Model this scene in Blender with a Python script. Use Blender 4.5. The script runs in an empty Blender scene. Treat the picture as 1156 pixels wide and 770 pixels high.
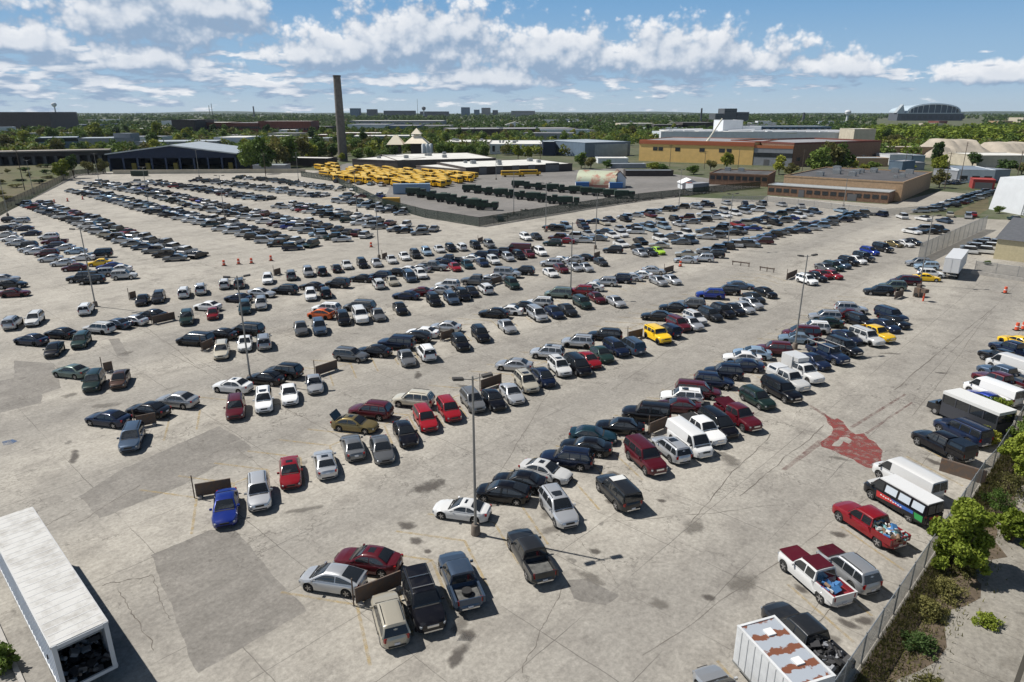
import bpy, math, random
import numpy as np
from mathutils import Vector, Matrix
random.seed(7); RNG = np.random.default_rng(7)
R = math.radians
SC = bpy.context.scene
SC.cycles.max_bounces = 5; SC.cycles.diffuse_bounces = 2; SC.cycles.glossy_bounces = 2; SC.cycles.transmission_bounces = 2; SC.cycles.transparent_max_bounces = 6; SC.cycles.caustics_reflective = False; SC.cycles.caustics_refractive = False
COL = SC.collection
# ------------------------------------------------------------------ camera / ground survey
CAM_H = 30.0; FPX = 770.7; CX, CY = 578.0, 385.0; PITCH = math.atan((CY-126.0)/FPX)
def G(x, y, z=0.0):
    """survey: ground point (metres) seen at photo position x, y"""
    u = (x-CX)/FPX; v = (CY-y)/FPX
    dy = math.cos(PITCH)+v*math.sin(PITCH); dz = -math.sin(PITCH)+v*math.cos(PITCH)
    t = (z-CAM_H)/dz
    return (u*t, dy*t)
def HT(x, yb, yt):
    """height in metres of a vertical thing whose foot is at yb and top at yt"""
    X, Y = G(x, yb); v = (CY-yt)/FPX
    dy = math.cos(PITCH)+v*math.sin(PITCH); dz = -math.sin(PITCH)+v*math.cos(PITCH)
    return CAM_H + dz*Y/dy
cam = bpy.data.cameras.new('camera'); co = bpy.data.objects.new('camera', cam); COL.objects.link(co)
cam.sensor_width = 36; cam.lens = 24; cam.clip_start = .5; cam.clip_end = 40000
co.location = (0, 0, CAM_H); co.rotation_euler = (math.pi/2-PITCH, 0, 0); SC.camera = co

# ------------------------------------------------------------------ materials
MATS = {}
def nodes(m):
    m.use_nodes = True; nt = m.node_tree
    return nt, nt.nodes['Principled BSDF'], nt.nodes, nt.links
def mat(name, col, rough=.7, metal=0., noise=0., nscale=1.5, coat=0., spec=.5, bump=0., nscale2=None, col2=None, thr=(.45, .62)):
    if name in MATS: return MATS[name]
    m = bpy.data.materials.new(name); nt, b, N, Lk = nodes(m)
    b.inputs['Base Color'].default_value = (*col, 1); b.inputs['Roughness'].default_value = rough
    b.inputs['Metallic'].default_value = metal; b.inputs['Coat Weight'].default_value = coat
    b.inputs['Coat Roughness'].default_value = .06; b.inputs['Specular IOR Level'].default_value = spec
    if noise or col2:
        tc = N.new('ShaderNodeTexCoord'); n1 = N.new('ShaderNodeTexNoise')
        n1.inputs['Scale'].default_value = nscale; n1.inputs['Detail'].default_value = 6; n1.inputs['Roughness'].default_value = .65
        Lk.new(tc.outputs['Object'], n1.inputs['Vector'])
        cr = N.new('ShaderNodeValToRGB')
        if col2:
            cr.color_ramp.elements[0].position = thr[0]; cr.color_ramp.elements[1].position = thr[1]
            cr.color_ramp.elements[0].color = (*col, 1); cr.color_ramp.elements[1].color = (*col2, 1)
        else:
            cr.color_ramp.elements[0].position = .3; cr.color_ramp.elements[1].position = .7
            cr.color_ramp.elements[0].color = (*[c*(1-noise) for c in col], 1); cr.color_ramp.elements[1].color = (*[min(1, c*(1+noise)) for c in col], 1)
        Lk.new(n1.outputs['Fac'], cr.inputs['Fac']); Lk.new(cr.outputs['Color'], b.inputs['Base Color'])
        if bump:
            bp = N.new('ShaderNodeBump'); bp.inputs['Strength'].default_value = bump; bp.inputs['Distance'].default_value = .05
            Lk.new(n1.outputs['Fac'], bp.inputs['Height']); Lk.new(bp.outputs['Normal'], b.inputs['Normal'])
    MATS[name] = m; return m
def paint(name, col, metal=.0, rough=.32):
    m = bpy.data.materials.new('paint_'+name); nt, b, N, Lk = nodes(m)
    b.inputs['Roughness'].default_value = rough; b.inputs['Metallic'].default_value = metal
    b.inputs['Coat Weight'].default_value = .8; b.inputs['Coat Roughness'].default_value = .05; b.inputs['Specular IOR Level'].default_value = .15
    tc = N.new('ShaderNodeTexCoord'); n1 = N.new('ShaderNodeTexNoise'); n1.inputs['Scale'].default_value = 2.2; n1.inputs['Detail'].default_value = 7
    oi = N.new('ShaderNodeObjectInfo'); ad = N.new('ShaderNodeVectorMath'); ad.operation = 'ADD'
    cx = N.new('ShaderNodeCombineXYZ'); mu = N.new('ShaderNodeMath'); mu.operation = 'MULTIPLY'; mu.inputs[1].default_value = 57.
    Lk.new(oi.outputs['Random'], mu.inputs[0]); Lk.new(mu.outputs[0], cx.inputs[0])
    Lk.new(tc.outputs['Object'], ad.inputs[0]); Lk.new(cx.outputs[0], ad.inputs[1]); Lk.new(ad.outputs[0], n1.inputs['Vector'])
    mr = N.new('ShaderNodeMapRange'); mr.inputs[1].default_value = .5; mr.inputs[2].default_value = .85; mr.inputs[3].default_value = .0; mr.inputs[4].default_value = .06
    Lk.new(n1.outputs['Fac'], mr.inputs[0])
    mx = N.new('ShaderNodeMix'); mx.data_type = 'RGBA'
    hv = N.new('ShaderNodeHueSaturation'); hv.inputs['Color'].default_value = (*col, 1)
    mv = N.new('ShaderNodeMapRange'); mv.inputs[3].default_value = .75; mv.inputs[4].default_value = 1.3; Lk.new(oi.outputs['Random'], mv.inputs[0]); Lk.new(mv.outputs[0], hv.inputs['Value'])
    Lk.new(hv.outputs['Color'], mx.inputs[6]); mx.inputs[7].default_value = (.22, .20, .17, 1)
    Lk.new(mr.outputs[0], mx.inputs[0]); Lk.new(mx.outputs[2], b.inputs['Base Color'])
    mr2 = N.new('ShaderNodeMapRange'); mr2.inputs[1].default_value = .4; mr2.inputs[2].default_value = .8; mr2.inputs[3].default_value = .03; mr2.inputs[4].default_value = .22
    Lk.new(n1.outputs['Fac'], mr2.inputs[0]); Lk.new(mr2.outputs[0], b.inputs['Coat Roughness'])
    return m
PAINT = {k: (w, paint(w.replace(' ', '_'), c, mt)) for k, w, c, mt in [
    ('k', 'black', (.005, .005, .007), 0), ('n', 'navy blue', (.008, .015, .040), .2), ('w', 'white', (.62, .62, .61), 0), ('v', 'silver', (.46, .47, .48), .55),
    ('g', 'grey', (.15, .155, .16), .4), ('c', 'charcoal', (.025, .027, .03), .3), ('r', 'red', (.21, .008, .013), 0), ('m', 'maroon', (.075, .007, .012), .1),
    ('b', 'bright blue', (.010, .028, .20), .2), ('t', 'dark teal', (.012, .04, .055), .3), ('e', 'dark green', (.014, .032, .026), .2), ('y', 'yellow', (.80, .50, .02), 0),
    ('o', 'orange', (.45, .09, .02), .2), ('a', 'beige', (.50, .46, .37), .3), ('l', 'gold', (.15, .115, .045), .4), ('u', 'brown', (.09, .05, .035), .2),
    ('s', 'slate blue', (.05, .075, .115), .3), ('q', 'pale blue', (.28, .38, .48), .4), ('f', 'lime green', (.34, .55, .04), 0), ('p', 'grey green', (.13, .17, .15), .4)]}
GLASS = mat('dark_glass', (.018, .021, .024), .03, spec=.9)
TYRE = mat('tyre_rubber', (.018, .018, .018), .85)
DARK = mat('underbody_black', (.015, .015, .015), .8)
RIM = mat('wheel_alloy', (.42, .42, .43), .35, .8)
CHROME = mat('bright_trim', (.6, .6, .6), .2, .9)
LAMP = mat('lamp_lens', (.34, .36, .38), .08, .3)
TAIL = mat('tail_lens', (.25, .01, .01), .15)
PLATE = mat('plate_white', (.6, .6, .62), .5)
STEEL = mat('galvanised_steel', (.30, .31, .31), .45, .5, noise=.25, nscale=3)
RUST = mat('rusty_steel', (.11, .085, .07), .85, .1, nscale=2.5, col2=(.19, .105, .055), thr=(.5, .72))
CONC = mat('cast_concrete', (.36, .34, .31), .9, noise=.2, nscale=2)

# ------------------------------------------------------------------ mesh builder
class MB:
    def __init__(s): s.v = []; s.f = []; s.m = []; s.sm = []
    def add(s, vs, fs, mi=0, smooth=False):
        o = len(s.v); s.v += [tuple(p) for p in vs]
        for f in fs: s.f.append(tuple(i+o for i in f)); s.m.append(mi); s.sm.append(smooth)
        return s
    def box(s, c, d, mi=0, rz=0., tilt=None):
        x, y, z = d[0]/2, d[1]/2, d[2]/2
        vs = [(-x,-y,-z),(x,-y,-z),(x,y,-z),(-x,y,-z),(-x,-y,z),(x,-y,z),(x,y,z),(-x,y,z)]
        M = Matrix.Rotation(rz, 3, 'Z')
        if tilt is not None: M = M @ tilt
        vs = [tuple(M @ Vector(p)+Vector(c)) for p in vs]
        return s.add(vs, [(3,2,1,0),(4,5,6,7),(0,1,5,4),(1,2,6,5),(2,3,7,6),(3,0,4,7)], mi)
    def tube(s, pts, rad, n=8, mi=0, caps=True, smooth=True):
        pts = [Vector(p) for p in pts]; rs = rad if isinstance(rad, (list, tuple)) else [rad]*len(pts)
        vs = []; fs = []
        for i, p in enumerate(pts):
            d = (pts[min(i+1, len(pts)-1)]-pts[max(i-1, 0)]).normalized()
            a = d.orthogonal().normalized(); b = d.cross(a)
            vs += [tuple(p+(a*math.cos(2*math.pi*k/n)+b*math.sin(2*math.pi*k/n))*rs[i]) for k in range(n)]
        for i in range(len(pts)-1):
            for k in range(n): fs.append((i*n+k, i*n+(k+1)%n, (i+1)*n+(k+1)%n, (i+1)*n+k))
        s.add(vs, fs, mi, smooth)
        if caps: s.add(vs[:n], [tuple(range(n))[::-1]], mi); s.add(vs[-n:], [tuple(range(n))], mi)
        return s
    def prism(s, poly, z0, z1, mi=0, top=None):
        n = len(poly); vs = [(x, y, z0) for x, y in poly]+[(x, y, z1) for x, y in poly]
        s.add(vs, [(i, (i+1) % n, n+(i+1) % n, n+i) for i in range(n)]+[tuple(range(n))[::-1]], mi)
        return s.add([(x, y, z1) for x, y in poly], [tuple(range(n))], mi if top is None else top)
    def merge(s, o, mi=None):
        k = len(s.v); s.v += o.v; s.f += [tuple(i+k for i in f) for f in o.f]; s.m += [mi if mi is not None else q for q in o.m]; s.sm += o.sm; return s
    def data(s, name, mats, sharp=35):
        me = bpy.data.meshes.new(name); me.from_pydata(s.v, [], s.f)
        for m in mats: me.materials.append(m)
        me.polygons.foreach_set('material_index', s.m); me.polygons.foreach_set('use_smooth', s.sm)
        if any(s.sm): me.set_sharp_from_angle(angle=R(sharp))
        me.update(); return me
    def build(s, name, mats, parent=None, loc=None, rz=0., sharp=35):
        if not isinstance(mats, (list, tuple)): mats = [mats]
        return link(name, s.data(name, mats, sharp), parent, loc, rz)
def link(name, data, parent=None, loc=None, rz=0.):
    o = bpy.data.objects.new(name, data); COL.objects.link(o)
    if parent: o.parent = parent
    if loc is not None: o.location = loc
    if rz: o.rotation_euler = (0, 0, rz)
    return o
def tag(o, label, cat, group=None):
    o['label'] = label; o['category'] = cat
    if group: o['group'] = group
    return o
def thing(name, label, cat, loc=(0, 0, 0), rz=0., group=None):
    o = link(name, None, None, loc, rz); o.empty_display_size = .3
    return tag(o, label, cat, group)
def struct(o, kind='structure'): o['kind'] = kind; return o

# ------------------------------------------------------------------ vehicles
def interp(pts, x):
    if x <= pts[0][0]: return pts[0][1]
    for (a, p), (b, q) in zip(pts, pts[1:]):
        if x <= b: return p+(q-p)*(x-a)/(b-a) if b > a else q
    return pts[-1][1]
# L W roof radius sill; axles; deck profile; xc xw xr xb (glasshouse), windows, extras
def D_(L, hood, belt, tail, xc, xb, nose=.62):
    h = L/2
    return [(-h, tail-.2), (-h+.10, tail-.03), (-h+.35, tail), (xb, tail), (xb+.25, belt), (xc-.2, belt), (xc, hood+.02), (h-.75, hood-.05), (h-.25, hood-.15), (h-.08, hood-.24), (h, nose)]
VT = {
 'sed': dict(L=4.72, W=1.82, zr=1.44, r=.33, sill=.20, ax=(1.45, -1.32), hood=.93, belt=.95, tail=1.02, xc=.98, xw=.12, xr=-.95, xb=-1.72, win=[(-1.6, -.45), (-.38, .9)], wr=.70),
 'cpe': dict(L=4.62, W=1.84, zr=1.37, r=.34, sill=.19, ax=(1.45, -1.33), hood=.88, belt=.92, tail=.98, xc=.85, xw=-.05, xr=-.85, xb=-1.75, win=[(-1.5, -.62), (-.55, .75)], wr=.68),
 'hat': dict(L=4.38, W=1.75, zr=1.49, r=.32, sill=.20, ax=(1.38, -1.28), hood=.95, belt=.97, tail=1.08, xc=1.25, xw=.25, xr=-.8, xb=-2.1, win=[(-1.9, -.55), (-.48, 1.1)], wr=.68),
 'suv': dict(L=4.65, W=1.85, zr=1.69, r=.36, sill=.28, ax=(1.38, -1.30), hood=1.05, belt=1.07, tail=1.08, xc=1.0, xw=.30, xr=-1.85, xb=-2.22, win=[(-2.05, -1.32), (-1.22, -.38), (-.30, .95)], wr=.73, rails=1),
 'big': dict(L=5.15, W=2.0, zr=1.88, r=.40, sill=.34, ax=(1.60, -1.38), hood=1.17, belt=1.18, tail=1.18, xc=1.05, xw=.50, xr=-2.33, xb=-2.5, win=[(-2.35, -1.45), (-1.33, -.42), (-.30, 1.0)], wr=.78, rails=1),
 'hum': dict(L=4.8, W=2.08, zr=2.0, r=.45, sill=.42, ax=(1.55, -1.45), hood=1.33, belt=1.35, tail=1.35, xc=.78, xw=.48, xr=-2.12, xb=-2.2, win=[(-2.05, -1.30), (-1.15, -.35), (-.2, .78)], wr=.86, rails=1),
 'mvn': dict(L=5.1, W=1.97, zr=1.75, r=.34, sill=.21, ax=(1.62, -1.40), hood=.99, belt=1.02, tail=1.03, xc=1.55, xw=.60, xr=-2.15, xb=-2.46, win=[(-2.3, -1.38), (-1.28, -.15), (-.05, 1.35)], wr=.74, rails=1),
 'pku': dict(L=5.75, W=2.0, zr=1.86, r=.40, sill=.36, ax=(1.85, -1.75), hood=1.16, belt=1.18, tail=.82, xc=1.18, xw=.60, xr=-.92, xb=-1.05, win=[(-.88, -.12), (-.02, 1.1)], wr=.74, bed=1),
 'van': dict(L=5.75, W=2.02, zr=2.10, r=.37, sill=.30, ax=(1.85, -1.60), hood=1.22, belt=1.22, tail=1.22, xc=2.10, xw=1.42, xr=-2.78, xb=-2.85, win=[(.95, 1.95)], wr=.80),
 'wvn': dict(L=5.75, W=2.02, zr=2.08, r=.37, sill=.30, ax=(1.85, -1.60), hood=1.22, belt=1.20, tail=1.22, xc=2.10, xw=1.42, xr=-2.78, xb=-2.85, win=[(-2.65, -1.6), (-1.5, -.45), (-.35, .75), (.88, 1.95)], wr=.82),
}
TYPEWORD = dict(sed='sedan', cpe='coupe', hat='hatchback', suv='SUV', big='large SUV', hum='boxy off-roader', mvn='minivan', pku='pickup truck', van='cargo van', wvn='window van')
CAT = dict(sed='car', cpe='car', hat='car', suv='suv', big='suv', hum='suv', mvn='minivan', pku='pickup truck', van='van', wvn='van')
NAME = dict(sed='parked_sedan', cpe='parked_coupe', hat='parked_hatchback', suv='parked_suv', big='parked_suv', hum='parked_off_roader', mvn='parked_minivan', pku='pickup_truck', van='cargo_van', wvn='passenger_van')

def vehicle_meshes(t):
    P = VT[t]; L, W = P['L'], P['W']; h = L/2; hw = W/2
    deck = D_(L, P['hood'], P['belt'], P['tail'], P['xc'], P['xb'])
    body = MB(); Ra = P['r']+.06
    xs = {-h, -h+.04, -h+.12, -h+.3, h-.3, h-.12, h-.04, h}
    for xw in P['ax']:
        for a in range(0, 181, 20): xs.add(round(xw+Ra*math.cos(R(a)), 4))
        xs |= {xw-Ra-.012, xw+Ra+.012}
    xs |= {x for x, z in deck}|{-.6, 0, .5}
    xs = sorted(x for x in xs if -h <= x <= h)
    rings = []
    for x in xs:
        d = min(x+h, h-x); w = hw*(1-.36*max(0, 1-d/.75)**2.3)
        zt = interp(deck, x); zb = P['sill']+.07*max(0, 1-d/.5)
        for xw in P['ax']:
            q = Ra*Ra-(x-xw)**2
            if q >= -1e-6: zb = max(zb, P['r']+math.sqrt(max(q, 0)))
        zs = max(zt-.11, zb+.06); zm = zb+.55*(zs-zb)
        e = max(0, 1-d/.12)*.05
        half = [(w*.90-e, zb), (w*.985-e, zb+.04), (w-e, zm), (w*.965-e, zs), (w*.87-e, zt-.015), (w*.45, zt+.012), (0, zt+.022)]
        rings.append([(x, y, z) for y, z in half]+[(x, -y, z) for y, z in half[-2::-1]])
    n = len(rings[0]); vs = [p for r_ in rings for p in r_]
    fs = []; fb = []
    for i in range(len(rings)-1):
        for k in range(n-1): fs.append((i*n+k, i*n+k+1, (i+1)*n+k+1, (i+1)*n+k))
        fb.append((i*n+n-1, i*n, (i+1)*n, (i+1)*n+n-1))
    fs.append(tuple(range(n))[::-1]); fs.append(tuple(range((len(rings)-1)*n, len(rings)*n)))
    body.add([p for p in vs], fs, 0, True); body.add(vs, fb, 1)
    # glasshouse
    xc, xw, xr, xb, zr = P['xc'], P['xw'], P['xr'], P['xb'], P['zr']
    zc = P['hood'] if P['xc'] else 1; zd = P['tail'] if not P.get('bed') else P['belt']
    wb = hw*.945; wt = hw*P['wr']
    def top(x):
        if x > xw: s = (x-xw)/(xc-xw); return (zr-.025)*(1-s)+zc*s+.06*math.sin(math.pi*s)*.6
        if x < xr: s = (xr-x)/(xr-xb); return (zr-.03)*(1-s)+zd*s+.05*math.sin(math.pi*s)*.6
        m = (xw+xr)/2; return zr-.028*((x-m)/max(.3, (xw-xr)/2))**2
    def bel(x): return interp([(xb, zd), (xb+.3, P['belt']), (xc-.3, P['belt']), (xc, zc)], x)-.03
    def ys(x, z): return wb-(wb-wt)*max(0, z-P['belt'])/(zr-P['belt'])
    gx = sorted({xb, xb*.75+xr*.25, (xb+xr)/2, xb*.25+xr*.75, xr, xr+.08, xr+.3, (xr+xw)/2, xw-.3, xw-.08, xw, xw*.75+xc*.25, (xw+xc)/2, xw*.25+xc*.75, xc})
    gr = []
    for x in gx:
        zt = top(x); zb = min(bel(x), zt-.01); ze = max(zb, zt-.06); ye = ys(x, ze)
        half = [(wb, zb), (ye, ze), (ye-.07, zt-.005), (ye*.5, zt+.02), (0, zt+.028)]
        gr.append([(x, y, z) for y, z in half]+[(x, -y, z) for y, z in half[-2::-1]])
    n = len(gr[0]); vs = [p for r_ in gr for p in r_]
    fs = [(i*n+k, i*n+k+1, (i+1)*n+k+1, (i+1)*n+k) for i in range(len(gr)-1) for k in range(n-1)]
    fs += [tuple(range(n))[::-1], tuple(range((len(gr)-1)*n, len(gr)*n))]
    body.add(vs, fs, 0, True)
    parts = []
    def patch(x0, x1, off, wf=.90, nx=4, ny=6):
        m = MB(); vs = []
        for i in range(nx+1):
            x = x0+(x1-x0)*i/nx; zt = top(x); ye = ys(x, zt-.06)-.05
            for k in range(ny+1):
                t_ = -1+2*k/ny; y = ye*wf*t_
                vs.append((x+off[0], y, zt+.028-.02*abs(t_)**2+off[1]))
        fs = [(i*(ny+1)+k, (i+1)*(ny+1)+k, (i+1)*(ny+1)+k+1, i*(ny+1)+k+1) for i in range(nx) for k in range(ny)]
        if x1 < x0: fs = [f[::-1] for f in fs]
        return m.add(vs, fs, 0, True)
    dx = xc-xw; parts.append(('windscreen', patch(xw+dx*.08, xc-dx*.10, (.016, .016)), GLASS))
    dx = xr-xb
    if t in ('van', 'wvn', 'big', 'hum', 'suv', 'mvn', 'pku'):
        # upright tail glass lies on the back face
        zlo = bel(xb)+.06; zhi = zr-.14; m = MB(); ylo = ys(xb, zlo)*.86; yhi = ys(xr, zhi)*.86
        def xa(z): return xr-(xr-xb)*max(0., (zr-.03-z)/(zr-.03-zd))-.035
        panes = [(-1, 1)] if t not in ('van', 'wvn') else [(-1, -.06), (.06, 1)]
        for a, b_ in panes:
            m.add([(xa(zlo), ylo*a, zlo), (xa(zlo), ylo*b_, zlo), (xa(zhi), yhi*b_, zhi), (xa(zhi), yhi*a, zhi)], [(3, 2, 1, 0)])
            m.add([(xa(zlo)+.05, ylo*a, zlo), (xa(zlo)+.05, ylo*b_, zlo), (xa(zhi)+.05, yhi*b_, zhi), (xa(zhi)+.05, yhi*a, zhi)], [(0, 1, 2, 3)])
        parts.append(('rear_window', m, GLASS))
    else: parts.append(('rear_window', patch(xr-dx*.08, xb+dx*.12, (-.014, .014)), GLASS))
    for sgn in (1, -1):
        for a, b_ in P['win']:
            m = MB(); vs = []; nx = 8
            for i in range(nx+1):
                x = a+(b_-a)*i/nx; zl = bel(x)+.085; zh = top(x)-.105
                if zh-zl < .02: continue
                vs += [(x, sgn*(ys(x, zl)+.012), zl), (x, sgn*(ys(x, (zl+zh)/2)+.014), (zl+zh)/2), (x, sgn*(ys(x, zh)+.010), zh)]
            q = len(vs)//3
            fs = [(i*3+k, (i+1)*3+k, (i+1)*3+k+1, i*3+k+1) for i in range(q-1) for k in (0, 1)]
            if sgn > 0: fs = [f[::-1] for f in fs]
            parts.append(('side_window', m.add(vs, fs, 0, True), GLASS))
    # lamps, grille, bumpers, mirrors
    zf = P['hood']-.22
    for sgn in (1, -1):
        parts.append(('headlight', MB().box((h-.165, sgn*hw*.66, zf-.13), (.16, hw*.27, .12), 0, -sgn*.55), LAMP))
        parts.append(('tail_light', MB().box((-h+.135, sgn*hw*.73, P['tail']-.16 if not P.get('bed') else 1.0), (.16, hw*.20, .30 if t in ('suv', 'big', 'mvn', 'van', 'pku') else .17), 0, sgn*.45), TAIL))
        parts.append(('mirror', MB().box((xc-.28, sgn*(hw+.07), P['belt']+.07), (.12, .20, .15)), None if t not in ('van', 'wvn') else DARK))
    parts.append(('cowl', MB().box((xc+.03, 0, zc+.025), (.16, wb*1.62, .03)), DARK))
    if t in ('suv', 'mvn', 'big'):
        for sgn in (1, -1): parts.append(('sill_trim', MB().box(((P['ax'][0]+P['ax'][1])/2, sgn*(hw-.005), P['sill']+.10), (P['ax'][0]-P['ax'][1]-2*Ra-.06, .05, .12)), DARK))
    parts.append(('grille', MB().box((h-.005, 0, zf-.12), (.05, hw*.72, .14)), DARK if t not in ('big', 'pku') else CHROME))
    bm_ = DARK if t not in ('van', 'wvn', 'pku', 'big') else CHROME
    parts.append(('bumper', MB().box((h-.01, 0, P['sill']+.16), (.08, hw*1.16, .10)), bm_)); parts.append(('bumper', MB().box((-h+.01, 0, P['sill']+.18), (.08, hw*1.16, .10)), bm_))
    parts.append(('number_plate', MB().box((-h-.005, 0, .62 if t not in ('sed', 'cpe') else .75), (.05, .34, .15)), PLATE))
    if P.get('rails'):
        for sgn in (1, -1):
            y = sgn*(ys(0, zr)-.10)
            parts.append(('roof_rail', MB().tube([(xr+.15, y, zr-.02), (xr+.25, y, zr+.045), (xw-.3, y, zr+.05), (xw-.15, y, zr-.01)], .022, 6), DARK))
    if P.get('bed'):
        x0, x1 = -h+.06, xb-.06; zt = 1.20; ln = x1-x0; xm = (x0+x1)/2
        for sgn in (1, -1): body.box((xm, sgn*(hw-.085), (P['tail']+zt)/2-.05), (ln, .15, zt-P['tail']+.08))
        parts.append(('tailgate', MB().box((x0+.03, 0, (P['tail']+zt)/2-.02), (.08, W*.80, zt-P['tail']+.06)), None))
        parts.append(('bed_liner', MB().box((xm-.01, 0, P['tail']+.035), (ln-.12, W*.80, .03)), mat('bed_liner_grey', (.09, .09, .085), .8, noise=.5, nscale=3)))
    # wheels
    wm = MB(); r = P['r']; wd = .21
    prof = [(r*.62, -wd/2), (r*.93, -wd/2), (r, -wd*.32), (r, wd*.32), (r*.93, wd/2), (r*.62, wd/2)]
    ns = 20; vs = [(a*math.cos(2*math.pi*k/ns), y, a*math.sin(2*math.pi*k/ns)) for a, y in prof for k in range(ns)]
    wm.add(vs, [(i*ns+k, i*ns+(k+1) % ns, (i+1)*ns+(k+1) % ns, (i+1)*ns+k) for i in range(5) for k in range(ns)], 0, True)
    wm.add(vs, [tuple(range(ns))])
    rm = MB(); a1 = r*.62
    for sg in (1,):
        rm.add([(a1*math.cos(2*math.pi*k/ns), wd*.42, a1*math.sin(2*math.pi*k/ns)) for k in range(ns)], [tuple(range(ns))[::-1]], 1)
        for k in range(5):
            rm.box((math.cos(k*1.2566)*a1*.5, wd*.44, math.sin(k*1.2566)*a1*.5), (a1*1.0, .03, a1*.34), 0, 0, Matrix.Rotation(-k*1.2566, 3, 'Y'))
        rm.tube([(0, wd*.40, 0), (0, wd*.50, 0)], a1*.28, 10)
    wpos = []
    for x in P['ax']:
        for sgn in (1, -1): wpos.append((x, sgn*(hw-wd/2-.015), r, sgn))
    sun = MB()
    patchm = patch(xw-.25, max(xr+.35, xw-.95), (0, .006), .62, 2, 4)
    return dict(body=body, parts=parts, wheel=wm, rim=rm, wpos=wpos, sunroof=patchm, P=P)

VM = {}; NEAR = {}; FAR = {}
def vmesh(t):
    if t in VM: return VM[t]
    m = vehicle_meshes(t); VM[t] = m
    NEAR[t] = dict(body=m['body'].data(t+'_body', [None, DARK], 40), wheel=m['wheel'].data(t+'_wheel', [TYRE]), rim=m['rim'].data(t+'_rim', [RIM, DARK]), sunroof=m['sunroof'].data(t+'_sunroof', [GLASS]),
        parts=[(nm, mb.data(t+'_'+nm, [mt]), mt) for nm, mb, mt in m['parts']])
    far = MB(); ml = [None, DARK, TYRE, RIM]
    far.merge(m['body'])
    for nm, mb, mt in m['parts']:
        if mt not in ml: ml.append(mt)
        far.merge(mb, ml.index(mt))
    for x, y, z, s in m['wpos']:
        for src, mi in ((m['wheel'], 2), (m['rim'], 3)):
            q = MB(); q.merge(src, mi); q.v = [(a*s+x, b*s+y, c+z) for a, b, c in q.v]; far.merge(q)
    FAR[t] = far.data(t+'_whole', ml, 40)
    return m
def setpaint(o, m, slot=0):
    o.material_slots[slot].link = 'OBJECT'; o.material_slots[slot].material = m
VRND = random.Random(19)
def place_vehicle(t, col, loc, rz, label, group=None, near=True, sunroof=False, subs=True):
    vs_ = (VRND.uniform(.955, 1.035), VRND.uniform(.97, 1.02), VRND.uniform(.95, 1.06)); m = vmesh(t); pm = PAINT[col][1] if isinstance(col, str) else col
    if not near:
        o = link(NAME[t], FAR[t], None, loc, rz); setpaint(o, pm); o.scale = vs_; return tag(o, label, CAT[t], group)
    root = thing(NAME[t], label, CAT[t], loc, rz, group); root.scale = vs_
    o = link('body', NEAR[t]['body'], root); setpaint(o, pm)
    for nm, me, mt in NEAR[t]['parts']:
        c = link(nm, me, root)
        if mt is None: setpaint(c, pm)
    for x, y, z, s in m['wpos']:
        w = link('wheel', NEAR[t]['wheel'], root, (x, y, z), 0 if s > 0 else math.pi)
        if subs: link('rim', NEAR[t]['rim'], w)
    if sunroof: link('sunroof', NEAR[t]['sunroof'], root)
    return root
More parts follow.
